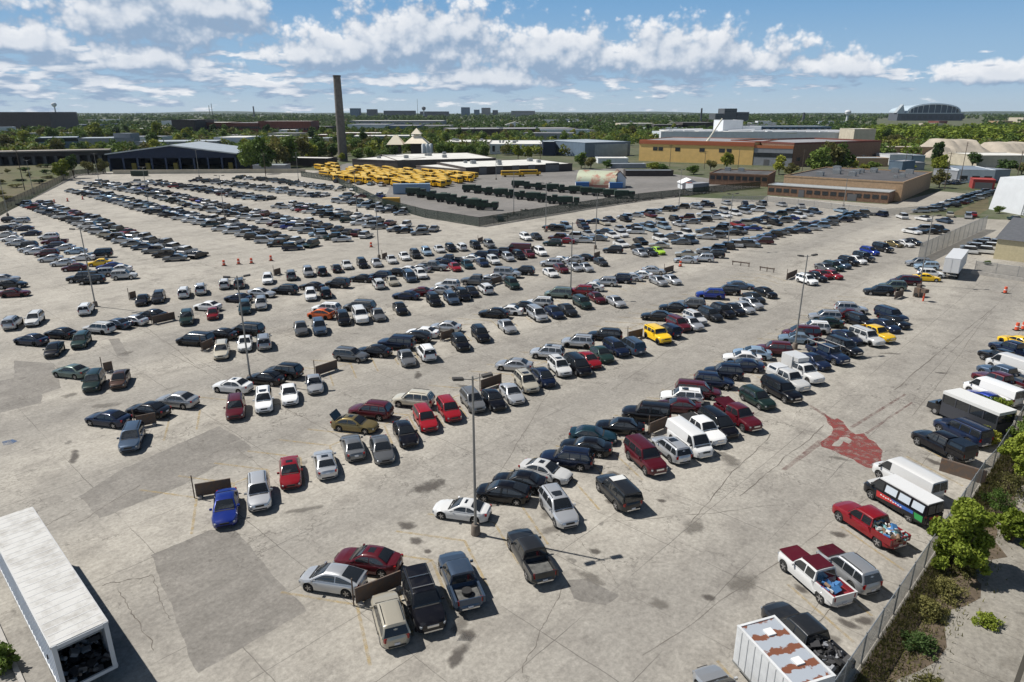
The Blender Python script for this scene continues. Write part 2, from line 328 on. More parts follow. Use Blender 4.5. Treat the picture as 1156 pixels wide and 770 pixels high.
# ------------------------------------------------------------------ parked vehicles, row by row: type colour x y facing
HD = dict(S=167, s=-13, D=-70, d=110)
ROWS = [
('the nearest group beside the leaning barrier', 'vehicles of the nearest group', '''
hat v 376 652 S|sed m 415.5 631.5 S s|suv a 440 694 d|big k 478 675 D|pku s 519 650 d|pku c 598.7 622 d'''),
('the long front row behind the tall lamp post', 'vehicles in the long front row', '''
cpe w 521.5 574 S s|hat k 568 554 S|sed k 586.5 543 S|sed w 616 530.5 -28 s|suv v 630.5 571 D s|suv n 640 516 S|sed k 661.7 503 S|sed t 669.5 490 s
sed k 700 480.5 S|big c 697.5 552 d|big m 728.6 514.5 D s|suv v 757 504 d s|van w 778.6 494 D|pku w 794 482 D|mvn k 810 477 D|pku m 833.5 468 D|big k 730 465 S|sed m 765.7 457 S
suv w 770 446 S s|mvn m 788 439 s|suv n 806 429 s|suv n 817 419 S|sed n 839.5 412 S|sed w 838 403 S|sed q 849 397.5 S|suv m 874 394 S|suv e 855 448 D|big k 882.5 439 D
pku w 890.5 427 D|pku w 907 418.5 D|sed n 919 407 D|pku n 935 398 D|sed q 899 381 S|mvn m 905 375 S|suv w 918 369.5 S|sed e 933 363.5 S|suv v 931 355 S|sed m 957 356 S|suv v 961 347.5 s|big k 953.5 390.5 D
sed n 961 379 D|big w 974 380 D|pku y 989 375 D|suv k 972 361 D|sed n 997 367 D|big n 1003 355 D s|sed k 1013 362 D'''),
('the second row that runs past the yellow off-roader', 'vehicles in the second row', '''
sed b 254.5 571 D|suv v 292 554 D|sed r 327.5 531.5 D s|sed v 366.8 521 d s|sed g 398 502 d|sed g 431 505.5 D|sed k 457.4 488 D|suv r 480 471 D|suv r 505.6 461 D|suv m 418.4 462 S|sed l 400.5 477.5 s s|suv a 467.5 450 S
suv g 533.6 451 D|sed k 557 450 D|sed v 577.7 443 D|suv a 594.3 430.5 D s|hat n 613.7 425 D|suv w 631.7 413 D s|mvn k 652.4 411 D|sed r 665 405.5 D|sed e 679.4 399.4 D|suv n 695.3 391.5 D|mvn s 713 389 d
suv v 652.4 385 S|suv k 683 377 S|suv v 617.8 397 S s|sed v 580.4 411 S|hum y 742.7 377 D|suv n 755 372 d|suv m 766 365 D|sed v 781.6 364.5 D|suv w 783.5 358 D|suv c 802 354 D|suv k 816 350.5 D|sed k 827.5 348.5 D
sed v 839.3 346.5 D|sed v 848 342 D|sed c 851 335.5 D|sed k 864 329.5 D|sed k 742 356 S|sed k 760.5 346.5 S|suv g 780 341.5 S|suv b 802 331.5 S|suv k 820 327 S|sed s 836 321.5 s'''),
('the third row from the front', 'vehicles in the third row', '''
suv s 148.5 492 D|sed n 122 471.5 S|sed k 167 462 S|sed v 200 451 S|suv m 265.7 458.5 D|sed w 262.5 435 S s|suv w 297.6 451 D s|sed w 326.4 444 D|sed v 354.7 432 D|sed k 300 426 S|suv k 320 418 S
suv g 396.2 399.5 s|sed k 421.8 395.5 S|big n 447.7 385.5 S|sed g 458.8 403 D|suv w 481 396.5 d|hat k 468.4 380 S|sed w 477 374.5 S|sed v 503 368.4 S|suv k 519.7 385.5 D|suv k 542.5 376 D|sed v 572.2 367.5 D
sed k 557.7 353 S|sed w 574 349.5 S|sed k 589.5 346 S|suv w 609 340.5 S|mvn v 606 353 D|sed n 625.5 351.5 D|sed c 640.7 349 D|mvn p 631 330 S|suv e 657.3 340.5 D|suv r 656 328 S|sed w 666.5 323.5 S|sed m 674 335 D
sed v 694 339.5 D|suv v 683 317.4 S|suv n 699 314 S|sed v 711 312.5 S|sed w 722.4 309.5 S|sed v 737.6 305 s|sed v 743 316.5 D|sed v 758.4 315 D'''),
('the fourth row from the front', 'vehicles in the fourth row', '''
sed p 80.3 418.5 S|suv e 105.7 429.5 D|hat u 135.3 427 D|mvn k 220 382 S|sed k 249 376.5 S|mvn k 278.4 370.5 S|suv a 250 394.5 D|sed w 276.6 386.5 D|suv v 297.6 384.5 d|sed g 339.5 370 D|suv s 360.3 368.5 D|suv w 368.6 346.5 S
hat o 363 354 S|suv k 386.6 358 D|mvn g 405.3 345 S|big w 406.6 355.5 D|sed g 426.7 354.5 D|sed k 451.7 347.5 D|sed n 458.4 332.7 S|sed m 474 329 S|suv k 489.6 337.5 D|suv s 509.4 335.5 D|suv k 522.3 332 D|sed k 532 328.4 D
suv w 505 321 S|sed v 496 327 S|suv w 548 325 d|suv e 578.2 319.5 D|pku g 537.7 316 S|sed v 558.4 312 S|big v 573 307.5 s|suv k 590.6 305 S|suv v 621.8 296 S|sed w 621.3 307 D|sed m 633.3 302.5 D|sed w 630 292.5 S|sed v 647.7 292 S
sed k 658 291 S|sed v 648.4 300.8 D|sed v 661.5 301.3 D|sed c 678 295 D'''),
('the fifth row from the front', 'vehicles in the fifth row', '''
sed n 35 383 S|sed k 68 375.5 S|hat k 61 393.5 D|suv e 91.3 383 D|suv w 111.4 369.3 S|sed s 131 364.5 S|sed v 150 361 S|sed k 171 354.5 S|suv e 210.6 358 D|sed w 234 345 S|hat r 240.3 353 D|sed n 268.7 336 S|suv t 276.3 346.3 D|suv v 294.5 341.5 D|sed v 295.2 330.3 s
suv k 321.5 326.3 S|sed k 352 322.7 S|suv w 350.6 331.8 D|suv k 367.2 329 d|suv c 381 319.3 S|sed k 407.3 313.8 S|suv n 429 310.7 S|suv w 427.2 319.3 d|sed a 442.8 316 D|sed k 445 307.4 S|sed w 460.5 303.3 S|mvn s 462 310.6 D|suv w 475 308.4 D|sed v 474 302 S
pku g 487.5 301.3 s|sed n 501 296.3 S|pku n 506.5 292.5 S|sed r 512.5 300.6 D|sed t 527.3 298 D|sed w 531.5 292 S|sed n 543.4 295 D|suv w 556.9 293 D|suv n 541 287.3 S|suv n 553.2 286.3 S|suv k 565.7 284.2 S|suv v 573 289.3 D|van m 584.4 280.4 S|suv k 585 287.3 D|sed m 597 285.7 D|suv w 610 283.6 D'''),
('the single line along the cross lane', 'vehicles along the cross lane', '''
suv v 13.8 363 d|suv w 38.8 359 D|suv w 97 347.3 d|sed k 160.8 338 D|suv c 178.8 334.5 D|suv w 207.8 329 d|suv v 226.5 325.5 d|suv w 253.5 319.3 d|suv g 270 318.6 d|suv w 302 314 D|suv g 328.4 309.7 d|suv v 347.8 306.2 D|suv c 363 305 d|sed k 379.7 302 d
sed w 391.4 298.6 D|suv k 408.7 296.5 D|sed v 424.6 296 D|sed w 441.8 292.5 D|sed w 456.4 289 D|suv c 468.8 286.2 D|suv q 481.3 283.1 D|sed w 495.8 280.5 D|suv k 508.8 279 D|suv w 520.8 278 d|suv k 536.6 276 D|suv g 552.2 275 D'''),
('the block at the left edge', 'vehicles in the block at the left edge', '''
sed m 16.4 330 s|sed k 13 320.5 s|sed v 5 314 s|suv k 11 248 s|suv v 23.6 248 S|sed w 13.5 254.5 S|sed n 27 257.3 S|sed n 35 262.7 S|suv w 54.5 266.4 S|pku m 61.5 272 S|suv n 60 277.3 S|sed v 72.7 279 S|sed q 85.5 282.7 S|sed w 94.5 289 S|big k 111 287 S|sed y 112.7 296.2 S
sed b 123.6 300 S|sed w 134 303 S|sed k 3 257.5 S|sed w 6 264.5 S|sed w 13 269 S|sed v 19 273.4 S|suv k 30 276.4 S|sed v 34.5 280.3 S|sed v 40 283 S|suv m 52.7 285 S|sed v 57 291.5 S|sed v 71 296 S|sed m 84 301.5 S|suv w 140 310 s|big k 92.7 312.5 S|suv v 114.5 307 S|suv k 103 315 S'''),
('the line left of the white box trailer', 'vehicles left of the white box trailer', '''
suv w 911 315 D|sed k 921 312 D|sed r 928.3 309 D|sed r 937.8 309.5 D|sed g 931.4 301.5 D|suv e 941 299.8 D|sed s 949 298 D|suv k 958 294.2 D|sed w 967 293.2 D|big k 975.5 289.3 D|suv b 982 283.2 D|big k 997 279.3 D|sed l 1009.5 274.7 D|sed w 1021 274.5 D|sed k 1030.3 272.7 D'''),
('the small group facing the orange post', 'vehicles by the orange post', '''
suv c 992 327.5 S|suv p 1007.7 322 S|mvn m 1022 316 S|sed y 1046 312.8 s|suv w 1051 308.2 s|suv v 1036.5 296 S|suv q 1046 299.5 S'''),
('the rows beyond the cross lane', 'vehicles beyond the cross lane', '''
suv w 593.2 267 D|sed c 605.2 266.6 D|suv e 624 273.5 S|sed r 638 271.5 S|suv k 692 281.3 S|sed v 722.4 284.8 D|sed c 733 284 D|sed f 742.5 282.6 D|sed v 774 292.7 S|suv v 794 291 S|suv k 806 286.5 S'''),
('the line along the right-hand fence', 'vehicles along the right-hand fence', '''
suv v 957 640 d|pku w 919.3 646.5 d|pku c 907.5 716 d|sed v 822 788 d|pku r 980.5 588 d|van w 1024.6 537.5 d|wvn k 1017 561 d|pku k 1064 500.5 d|big n 1086 485 d|sed b 1111 449 d|van w 1121 440 d|pku m 1128 429 d|pku s 1133 420.5 d
van w 1146.4 411.5 d|pku k 1128 403 d|pku n 1143 393 d|sed y 1148 384 d'''),
]
EXTRA = {  # truths about single vehicles, by row number and place in it
 (0,0): 'with a dark sloping rear window', (0,2): 'nose up in the corner of the barrier', (0,3): 'with silver roof bars', (0,4): 'with an open bed holding a tyre', (0,5): 'with an empty open bed',
 (1,9): 'with glare painted on the front roof, rear facing us', (1,13): 'with a dark bed cover', (1,15): 'with a raised maroon bed cover', (1,28): 'with a white bed cap', (1,29): 'with a tall white service box', (1,31): 'with a silver ladder rack',
 (2,10): 'with its boot lid raised', (11,0): 'with a maroon bonnet', (11,1): 'with maroon hood and cab and a cluttered bed', (11,2): 'with black scrap filling its bed', (11,4): 'with scrap piled in its bed',
 (11,6): 'with white roof and red, blue and green side graphics', (11,7): 'with a black bed cap',
}
SKIPCOLOUR = {}
VEH = []
for ri, (rn, grp, txt) in enumerate(ROWS):
    k = 0
    for e in txt.replace('\n', '|').split('|'):
        e = e.split()
        if not e: continue
        hd = HD[e[4]] if e[4] in HD else float(e[4])
        if ri == 7: hd = {167: -164, -13: 16}.get(hd, hd)
        VEH.append(dict(t=e[0], c=e[1], x=float(e[2]), y=float(e[3]), h=hd, s=len(e) > 5, row=ri, k=k)); k += 1
# labels: colour and kind, the row, and what stands beside it
def words(v):
    c = PAINT[v['c']][0]
    return c+' '+TYPEWORD[v['t']]
def facing(v): return {167: 'nose to the left', -13: 'nose to the right', -70: 'nose towards us', 110: 'tail towards us', -164: 'nose to the left', 16: 'nose to the right'}.get(round(v['h']), 'nose to the right')
for v in VEH: v['w'] = words(v); v['X'], v['Y'] = G(v['x'], v['y'], VT[v['t']]['zr']*.5)
# nobody parks in somebody else's space: ease apart vehicles that would overlap on the ground
def corners(v, g=.06):
    a = R(v['h']); c, s = math.cos(a), math.sin(a); l, w = VT[v['t']]['L']/2+g, VT[v['t']]['W']/2+g
    return [(v['X']+c*i*l-s*j*w, v['Y']+s*i*l+c*j*w) for i, j in ((1,1),(-1,1),(-1,-1),(1,-1))], ((c, s), (-s, c))
def overlap(a, b):
    A, ax = corners(a); B, bx = corners(b); best = None
    for d in ax+bx:
        pa = [p[0]*d[0]+p[1]*d[1] for p in A]; pb = [p[0]*d[0]+p[1]*d[1] for p in B]
        o = min(max(pa), max(pb))-max(min(pa), min(pb))
        if o <= 0: return None
        if best is None or o < best[0]:
            sg = 1 if sum(pa) > sum(pb) else -1; best = (o, (d[0]*sg, d[1]*sg))
    return best
for it in range(60):
    moved = 0
    for i, a in enumerate(VEH):
        for b in VEH[i+1:]:
            if (a['X']-b['X'])**2+(a['Y']-b['Y'])**2 > 36: continue
            q = overlap(a, b)
            if q:
                o, d = q; o = o*.5+.005; moved += 1
                a['X'] += d[0]*o; a['Y'] += d[1]*o; b['X'] -= d[0]*o; b['Y'] -= d[1]*o
    if not moved: break
def beside(v):
    o = sorted((w for w in VEH if w['row'] == v['row'] and w is not v), key=lambda w: (w['X']-v['X'])**2+(w['Y']-v['Y'])**2)
    return o[0], o[1]
ORD = ['', 'first', 'second', 'third', 'fourth', 'fifth', 'sixth', 'seventh', 'eighth', 'ninth', 'tenth', 'eleventh', 'twelfth', 'thirteenth']
def label_all():
    for v in VEH:
        rn = ROWS[v['row']][0]; same = sorted((w for w in VEH if w['row'] == v['row'] and w['w'] == v['w']), key=lambda w: w['x'])
        ex = EXTRA.get((v['row'], v['k']))
        if ex and (len(same) == 1 or True): v['label'] = v['w']+' '+ex+', in '+rn if len((v['w']+' '+ex+', in '+rn).split()) <= 16 else v['w']+' '+ex
        elif len(same) == 1:
            a, b = beside(v); lb = v['w']+' beside the '+a['w']+' in '+rn
            v['label'] = lb if len(lb.split()) <= 16 else v['w']+' in '+rn
        else:
            sf = [w for w in same if w['h'] == v['h']]
            if len(sf) == 1: v['label'] = v['w']+' '+facing(v)+' in '+rn
            else:
                f = ' '+facing(v) if len(sf) < len(same) else ''
                i = sf.index(v)+1; n = len(sf)
                o = 'leftmost' if i == 1 else 'rightmost' if i == n else ORD[i]
                v['label'] = o+' '+v['w']+f+(' from the left' if 1 < i < n and not f else '')+' in '+rn
label_all()
SHORT = [(' from the left in ', ' from the left, '), (' in the third row from the front', ' in the third row'), (' in the fourth row from the front', ' in the fourth row'), (' in the fifth row from the front', ' in the fifth row'), ('the second row that runs past the yellow off-roader', 'the second row'), (' beside the ', ' by the '), ('the long front row behind the tall lamp post', 'the long front row'), ('the line along the right-hand fence', 'the right fence line'), ('the nearest group beside the leaning barrier', 'the nearest group')]
for v in VEH:
    for a_, b_ in SHORT:
        if len(v['label'].replace('-', ' ').split()) <= 15: break
        v['label'] = v['label'].replace(a_, b_)
    if len(v['label'].replace('-', ' ').split()) > 16: print('LONG', v['label'])
seen = {}
for v in VEH:
    if v['label'] in seen: print('DUP', v['label'])
    seen[v['label']] = 1
# ------------------------------------------------------------------ light, sky, air
SUN_AZ = R(161.1); SUN_EL = R(52.5)
sv = Vector((math.cos(SUN_AZ)*math.cos(SUN_EL), math.sin(SUN_AZ)*math.cos(SUN_EL), math.sin(SUN_EL)))
sl = bpy.data.lights.new('sun', 'SUN'); sl.energy = 5.0; sl.angle = R(.53); sl.color = (1., .962, .905)
so = bpy.data.objects.new('sun', sl); COL.objects.link(so); so.rotation_euler = sv.to_track_quat('Z', 'Y').to_euler(); so.location = (-60, 20, 120)
W = bpy.data.worlds.new('World'); SC.world = W; W.use_nodes = True
nt = W.node_tree; N = nt.nodes; LK = nt.links; N.clear()
def cloud_group(fine):
    g = bpy.data.node_groups.new('cloud_density', 'ShaderNodeTree')
    g.interface.new_socket('uv', in_out='INPUT', socket_type='NodeSocketVector'); g.interface.new_socket('d', in_out='OUTPUT', socket_type='NodeSocketFloat')
    n = g.nodes; l = g.links; gi = n.new('NodeGroupInput'); go = n.new('NodeGroupOutput')
    def M(op, a, b=None, c=None):
        q = n.new('ShaderNodeMath'); q.operation = op
        for i, x in enumerate((a, b, c)):
            if x is None: continue
            if isinstance(x, (int, float)): q.inputs[i].default_value = x
            else: l.new(x, q.inputs[i])
        return q.outputs[0]
    sp = n.new('ShaderNodeSeparateXYZ'); l.new(gi.outputs[0], sp.inputs[0]); u, v = sp.outputs[0], sp.outputs[1]
    def noise(sx, sy, det, seed, rough=.58):
        mp = n.new('ShaderNodeMapping'); mp.inputs['Scale'].default_value = (sx, sy, 1); mp.inputs['Location'].default_value = (seed, seed*.7, seed*1.3)
        l.new(gi.outputs[0], mp.inputs[0]); t = n.new('ShaderNodeTexNoise'); t.inputs['Scale'].default_value = 1; t.inputs['Detail'].default_value = det; t.inputs['Roughness'].default_value = rough
        l.new(mp.outputs[0], t.inputs['Vector']); return t.outputs['Fac']
    # cumulus heaps: azimuth / elevation (deg), half width, height above base, depth below base
    def az(px): return math.degrees(math.atan((px-578)/FPX/math.cos(PITCH)))
    def el(py): return math.degrees(math.atan((126-py)/FPX))*1.03
    blobs = []
    for x0, x1, yt, yb in [(-60, 85, -14, 70), (112, 340, -14, 70), (225, 345, 10, 50), (-20, 180, 52, 82), (325, 480, 44, 88), (385, 600, 20, 84), (530, 720, 42, 94), (630, 880, 46, 95),
                           (860, 960, 70, 96), (990, 1180, 84, 104), (1050, 1190, -6, 20), (960, 1030, 8, 30), (60, 300, 66, 92), (460, 640, 78, 104), (-700, -150, -80, 60), (1300, 1700, 20, 90)]:
        a0, a1, e0, e1 = az(x0), az(x1), el(yb), el(yt)
        blobs.append(((a0+a1)/2, e0+.28*(e1-e0), (a1-a0)/2*1.12, (e1-e0)*.84, (e1-e0)*.34))
    best = None
    for u0, v0, ru, rt, rb in blobs:
        du = M('DIVIDE', M('SUBTRACT', u, u0), ru); dv = M('SUBTRACT', v, v0)
        dv = M('MAXIMUM', M('DIVIDE', dv, rt), M('DIVIDE', dv, -rb))
        e = M('SUBTRACT', 1.0, M('SQRT', M('ADD', M('MULTIPLY', du, du), M('MULTIPLY', dv, dv))))
        best = e if best is None else M('MAXIMUM', best, e)
    def billow(sc, seed):
        mp = n.new('ShaderNodeMapping'); mp.inputs['Scale'].default_value = (sc, sc*1.15, 1); mp.inputs['Location'].default_value = (seed, seed*.7, seed*1.3); l.new(gi.outputs[0], mp.inputs[0])
        wn = n.new('ShaderNodeTexNoise'); wn.inputs['Scale'].default_value = .9; wn.inputs['Detail'].default_value = 2; l.new(mp.outputs[0], wn.inputs['Vector'])
        va = n.new('ShaderNodeVectorMath'); va.operation = 'MULTIPLY_ADD'; va.inputs[1].default_value = (.9, .9, 0); l.new(wn.outputs['Color'], va.inputs[0]); l.new(mp.outputs[0], va.inputs[2])
        vo = n.new('ShaderNodeTexVoronoi'); vo.voronoi_dimensions = '2D'; vo.feature = 'SMOOTH_F1'; vo.inputs['Scale'].default_value = 1; vo.inputs['Smoothness'].default_value = .35; l.new(va.outputs[0], vo.inputs['Vector'])
        return M('SUBTRACT', .42, vo.outputs['Distance'])
    heap = M('ADD', M('MULTIPLY', M('MAXIMUM', best, -1.2), 1.5), M('ADD', -.04, M('MULTIPLY', M('SUBTRACT', noise(.30, .5, 3 if fine else 2, 3.1, .5), .5), 1.5)))
    heap = M('ADD', heap, M('MULTIPLY', billow(.62, 4.4), .75))
    if fine: heap = M('ADD', heap, M('ADD', M('MULTIPLY', billow(1.55, 9.2), .42), M('MULTIPLY', billow(3.6, 2.7), .20)))
    # flat low cloud banks stacked toward the horizon, denser on the left
    bank = M('SUBTRACT', noise(.42, 1.8, 4 if fine else 2, 11.7, .55), M('ADD', .362, M('MULTIPLY', M('ADD', u, 20.), .0026)))
    fade = M('SUBTRACT', 1.0, M('MULTIPLY', M('ABSOLUTE', M('SUBTRACT', v, 2.2)), .40))
    bank = M('SUBTRACT', M('MULTIPLY', bank, 4.2), M('MULTIPLY', M('SUBTRACT', 1.0, M('MAXIMUM', fade, -1.)), .85))
    l.new(M('MAXIMUM', heap, bank), go.inputs[0]); return g
tc = N.new('ShaderNodeTexCoord'); sp = N.new('ShaderNodeSeparateXYZ'); LK.new(tc.outputs['Generated'], sp.inputs[0])
def M(op, a, b=None, c=None):
    q = N.new('ShaderNodeMath'); q.operation = op
    for i, x in enumerate((a, b, c)):
        if x is None: continue
        if isinstance(x, (int, float)): q.inputs[i].default_value = x
        else: LK.new(x, q.inputs[i])
    return q.outputs[0]
u = M('MULTIPLY', M('ARCTAN2', sp.outputs[0], sp.outputs[1]), 57.2958); v = M('MULTIPLY', M('ARCSINE', sp.outputs[2]), 57.2958)
def uvw(du, dv):
    c = N.new('ShaderNodeCombineXYZ'); LK.new(M('ADD', u, du), c.inputs[0]); LK.new(M('ADD', v, dv), c.inputs[1]); return c.outputs[0]
G_ = [cloud_group(False), cloud_group(True)]
W.cycles.sampling_method = 'MANUAL'; W.cycles.sample_map_resolution = 256
def dens(du, dv, f):
    q = N.new('ShaderNodeGroup'); q.node_tree = G_[f]; LK.new(uvw(du, dv), q.inputs[0]); return q.outputs[0]
d0 = dens(0, 0, 1); d1 = dens(-.40, .85, 0); d2 = dens(0, 0, 0)
def mr(x, a, b, c, d):
    q = N.new('ShaderNodeMapRange'); q.interpolation_type = 'SMOOTHSTEP'
    for i, y in enumerate((a, b, c, d)): q.inputs[i+1].default_value = y
    LK.new(x, q.inputs[0]); return q.outputs[0]
alpha = mr(d0, -.05, .52, 0, .96)
lit = mr(M('ADD', M('SUBTRACT', d2, d1), M('MULTIPLY', M('SUBTRACT', d0, d2), 1.15)), -.5, .8, 0, 1)
core = mr(d0, .35, 1.3, 1, .72)
sky = N.new('ShaderNodeTexSky'); sky.sky_type = 'NISHITA'; sky.sun_disc = False; sky.sun_elevation = SUN_EL; sky.sun_rotation = math.pi/2-SUN_AZ
sky.altitude = 1000; sky.air_density = .5; sky.dust_density = .1; sky.ozone_density = 1.5
cc = N.new('ShaderNodeMix'); cc.data_type = 'RGBA'; cc.inputs[6].default_value = (5.0, 6.9, 9.6, 1); cc.inputs[7].default_value = (15.71, 15.89, 16.26, 1)
LK.new(M('MULTIPLY', lit, core), cc.inputs[0])
def mixc(f, a, b):
    q = N.new('ShaderNodeMix'); q.data_type = 'RGBA'; LK.new(f, q.inputs[0])
    for i, x in ((6, a), (7, b)):
        if isinstance(x, tuple): q.inputs[i].default_value = (*x, 1)
        else: LK.new(x, q.inputs[i])
    return q.outputs[2]
low = mixc(mr(v, 2.2, 9.5, 0, 1), mixc(mr(v, -.3, 3.0, 0, 1), (8.2, 10.1, 11.6), (5.6, 8.6, 11.8)), (2.9, 6.3, 10.9))
clear = mixc(mr(v, 9, 30, 0, 1), low, sky.outputs[0])
mx = N.new('ShaderNodeMix'); mx.data_type = 'RGBA'; LK.new(alpha, mx.inputs[0]); LK.new(clear, mx.inputs[6]); LK.new(cc.outputs[2], mx.inputs[7])
bg = N.new('ShaderNodeBackground'); bg.inputs['Strength'].default_value = .05; LK.new(mx.outputs[2], bg.inputs['Color'])
ow = N.new('ShaderNodeOutputWorld'); LK.new(bg.outputs[0], ow.inputs[0])
SC.view_settings.view_transform = 'Standard'; SC.view_settings.look = 'None'; SC.view_settings.exposure = .23; SC.view_settings.gamma = 1
HAZE = True
if HAZE:
    hm = bpy.data.materials.new('haze_air'); hm.use_nodes = True; n = hm.node_tree.nodes; n.clear()
    vo = n.new('ShaderNodeVolumePrincipled'); vo.inputs['Color'].default_value = (.72, .84, 1, 1); vo.inputs['Density'].default_value = 2.2e-5; vo.inputs['Anisotropy'].default_value = .2
    mo = n.new('ShaderNodeOutputMaterial'); hm.node_tree.links.new(vo.outputs[0], mo.inputs['Volume'])
    hz = MB().box((0, 5400, 60), (14000, 12400, 130)).build('haze', hm); struct(hz, 'stuff')

# ------------------------------------------------------------------ ground
AX = 47.0   # bearing of the parking rows
def ground_mat(name, ca, cb, cstain, crack=1., joint=1., slab=6.5, rot=AX, patchy=.5, fine=1., lanes=None):
    m = bpy.data.materials.new(name); nt, b, n, l = nodes(m); b.inputs['Roughness'].default_value = .88; b.inputs['Specular IOR Level'].default_value = .25
    tc = n.new('ShaderNodeTexCoord'); mp = n.new('ShaderNodeMapping'); mp.inputs['Rotation'].default_value = (0, 0, -R(rot)); l.new(tc.outputs['Object'], mp.inputs[0]); P = mp.outputs[0]
    def mth(op, a, b_=None):
        q = n.new('ShaderNodeMath'); q.operation = op
        for i, x in enumerate((a, b_)):
            if x is None: continue
            if isinstance(x, (int, float)): q.inputs[i].default_value = x
            else: l.new(x, q.inputs[i])
        return q.outputs[0]
    def noise(s, det=6, rough=.6, vec=None, sc=None):
        t = n.new('ShaderNodeTexNoise'); t.inputs['Scale'].default_value = s; t.inputs['Detail'].default_value = det; t.inputs['Roughness'].default_value = rough
        v = vec or P
        if sc: q = n.new('ShaderNodeMapping'); q.inputs['Scale'].default_value = sc; l.new(v, q.inputs[0]); v = q.outputs[0]
        l.new(v, t.inputs['Vector']); return t
    def ramp(x, a, b_, c=0., d=1.):
        q = n.new('ShaderNodeMapRange'); q.inputs[1].default_value = a; q.inputs[2].default_value = b_; q.inputs[3].default_value = c; q.inputs[4].default_value = d; l.new(x, q.inputs[0]); return q.outputs[0]
    def mix(f, a, b_, bt='MIX'):
        q = n.new('ShaderNodeMix'); q.data_type = 'RGBA'; q.blend_type = bt
        for s_, x in ((0, f), (6, a), (7, b_)):
            if isinstance(x, (int, float)): q.inputs[s_].default_value = x
            elif isinstance(x, tuple): q.inputs[s_].default_value = (*x, 1)
            else: l.new(x, q.inputs[s_])
        return q.outputs[2]
    c = mix(ramp(noise(.035, 6, .62).outputs['Fac'], .38, .62), ca, cb)
    if lanes:
        sx = n.new('ShaderNodeSeparateXYZ'); l.new(P, sx.inputs[0]); wob = noise(.05, 4).outputs['Fac']; yy = mth('ADD', sx.outputs[1], mth('MULTIPLY', mth('SUBTRACT', wob, .5), 14.)); k_ = None
        for y0_ in lanes:
            g_ = ramp(mth('ABSOLUTE', mth('SUBTRACT', yy, y0_)), 1.5, 7.5, 1, 0); k_ = g_ if k_ is None else mth('MAXIMUM', k_, g_)
        c = mix(mth('MULTIPLY', k_, .58), c, (.225, .213, .194))
    c = mix(mth('MULTIPLY', ramp(noise(.22, 6, .7).outputs['Fac'], .5, .72), patchy), c, cstain)
    st = noise(1., 5, .65, None, (.035, .55, 1)).outputs['Fac']        # long traffic streaks down the lanes
    c = mix(mth('MULTIPLY', ramp(st, .52, .72), .45*patchy), c, cstain)
    sp_ = noise(.75, 3, .5).outputs['Fac']; spm = noise(.06, 3).outputs['Fac']   # oil spots
    c = mix(mth('MULTIPLY', mth('MULTIPLY', ramp(sp_, .66, .72), ramp(spm, .45, .6)), .55), c, tuple(q*.45 for q in cstain))
    fn = noise(3.2, 4, .75).outputs['Fac']
    c = mix(.85*fine, c, mix(ramp(fn, .28, .72), (.66, .66, .66), (1.27, 1.27, 1.27)), 'MULTIPLY')
    md = noise(.55, 6, .78).outputs['Fac']; c = mix(.9*fine, c, mix(ramp(md, .3, .7), (.80, .79, .78), (1.14, 1.14, 1.13)), 'MULTIPLY')
    if joint:
        br = n.new('ShaderNodeTexBrick'); br.offset = 0.; br.inputs['Scale'].default_value = 1; br.inputs['Brick Width'].default_value = slab; br.inputs['Row Height'].default_value = slab*.8
        br.inputs['Mortar Size'].default_value = .035; br.inputs['Mortar Smooth'].default_value = .6
        dn = noise(.5, 3); va = n.new('ShaderNodeVectorMath'); va.operation = 'SCALE'; va.inputs['Scale'].default_value = .22; l.new(dn.outputs['Color'], va.inputs[0])
        vb = n.new('ShaderNodeVectorMath'); l.new(P, vb.inputs[0]); l.new(va.outputs[0], vb.inputs[1]); l.new(vb.outputs[0], br.inputs['Vector'])
        jm = ramp(noise(.09, 3).outputs['Fac'], .36, .58)
        c = mix(mth('MULTIPLY', mth('MULTIPLY', br.outputs['Fac'], jm), .72*joint), c, (.07, .062, .055))
    if crack:
        vo = n.new('ShaderNodeTexVoronoi'); vo.feature = 'DISTANCE_TO_EDGE'; vo.inputs['Scale'].default_value = .085
        dn = noise(.28, 4, .7); va = n.new('ShaderNodeVectorMath'); va.operation = 'SCALE'; va.inputs['Scale'].default_value = 7.5; l.new(dn.outputs['Color'], va.inputs[0])
        vb = n.new('ShaderNodeVectorMath'); l.new(P, vb.inputs[0]); l.new(va.outputs[0], vb.inputs[1]); l.new(vb.outputs[0], vo.inputs['Vector'])
        cm = ramp(noise(.05, 4).outputs['Fac'], .40, .58)
        k = mth('MULTIPLY', ramp(vo.outputs['Distance'], .002, .0075, 1, 0), cm)
        c = mix(mth('MULTIPLY', k, .62*crack), c, (.06, .052, .045))
        v2 = n.new('ShaderNodeTexVoronoi'); v2.feature = 'DISTANCE_TO_EDGE'; v2.inputs['Scale'].default_value = .45; l.new(vb.outputs[0], v2.inputs['Vector'])
        c2 = ramp(noise(.11, 4).outputs['Fac'], .56, .66)
        c = mix(mth('MULTIPLY', mth('MULTIPLY', ramp(v2.outputs['Distance'], .004, .02, 1, 0), c2), .32*crack), c, (.08, .07, .06))
    l.new(c, b.inputs['Base Color'])
    bp = n.new('ShaderNodeBump'); bp.inputs['Strength'].default_value = .35; bp.inputs['Distance'].default_value = .02; l.new(fn, bp.inputs['Height']); l.new(bp.outputs['Normal'], b.inputs['Normal'])
    return m
RG_ = random.Random(77)
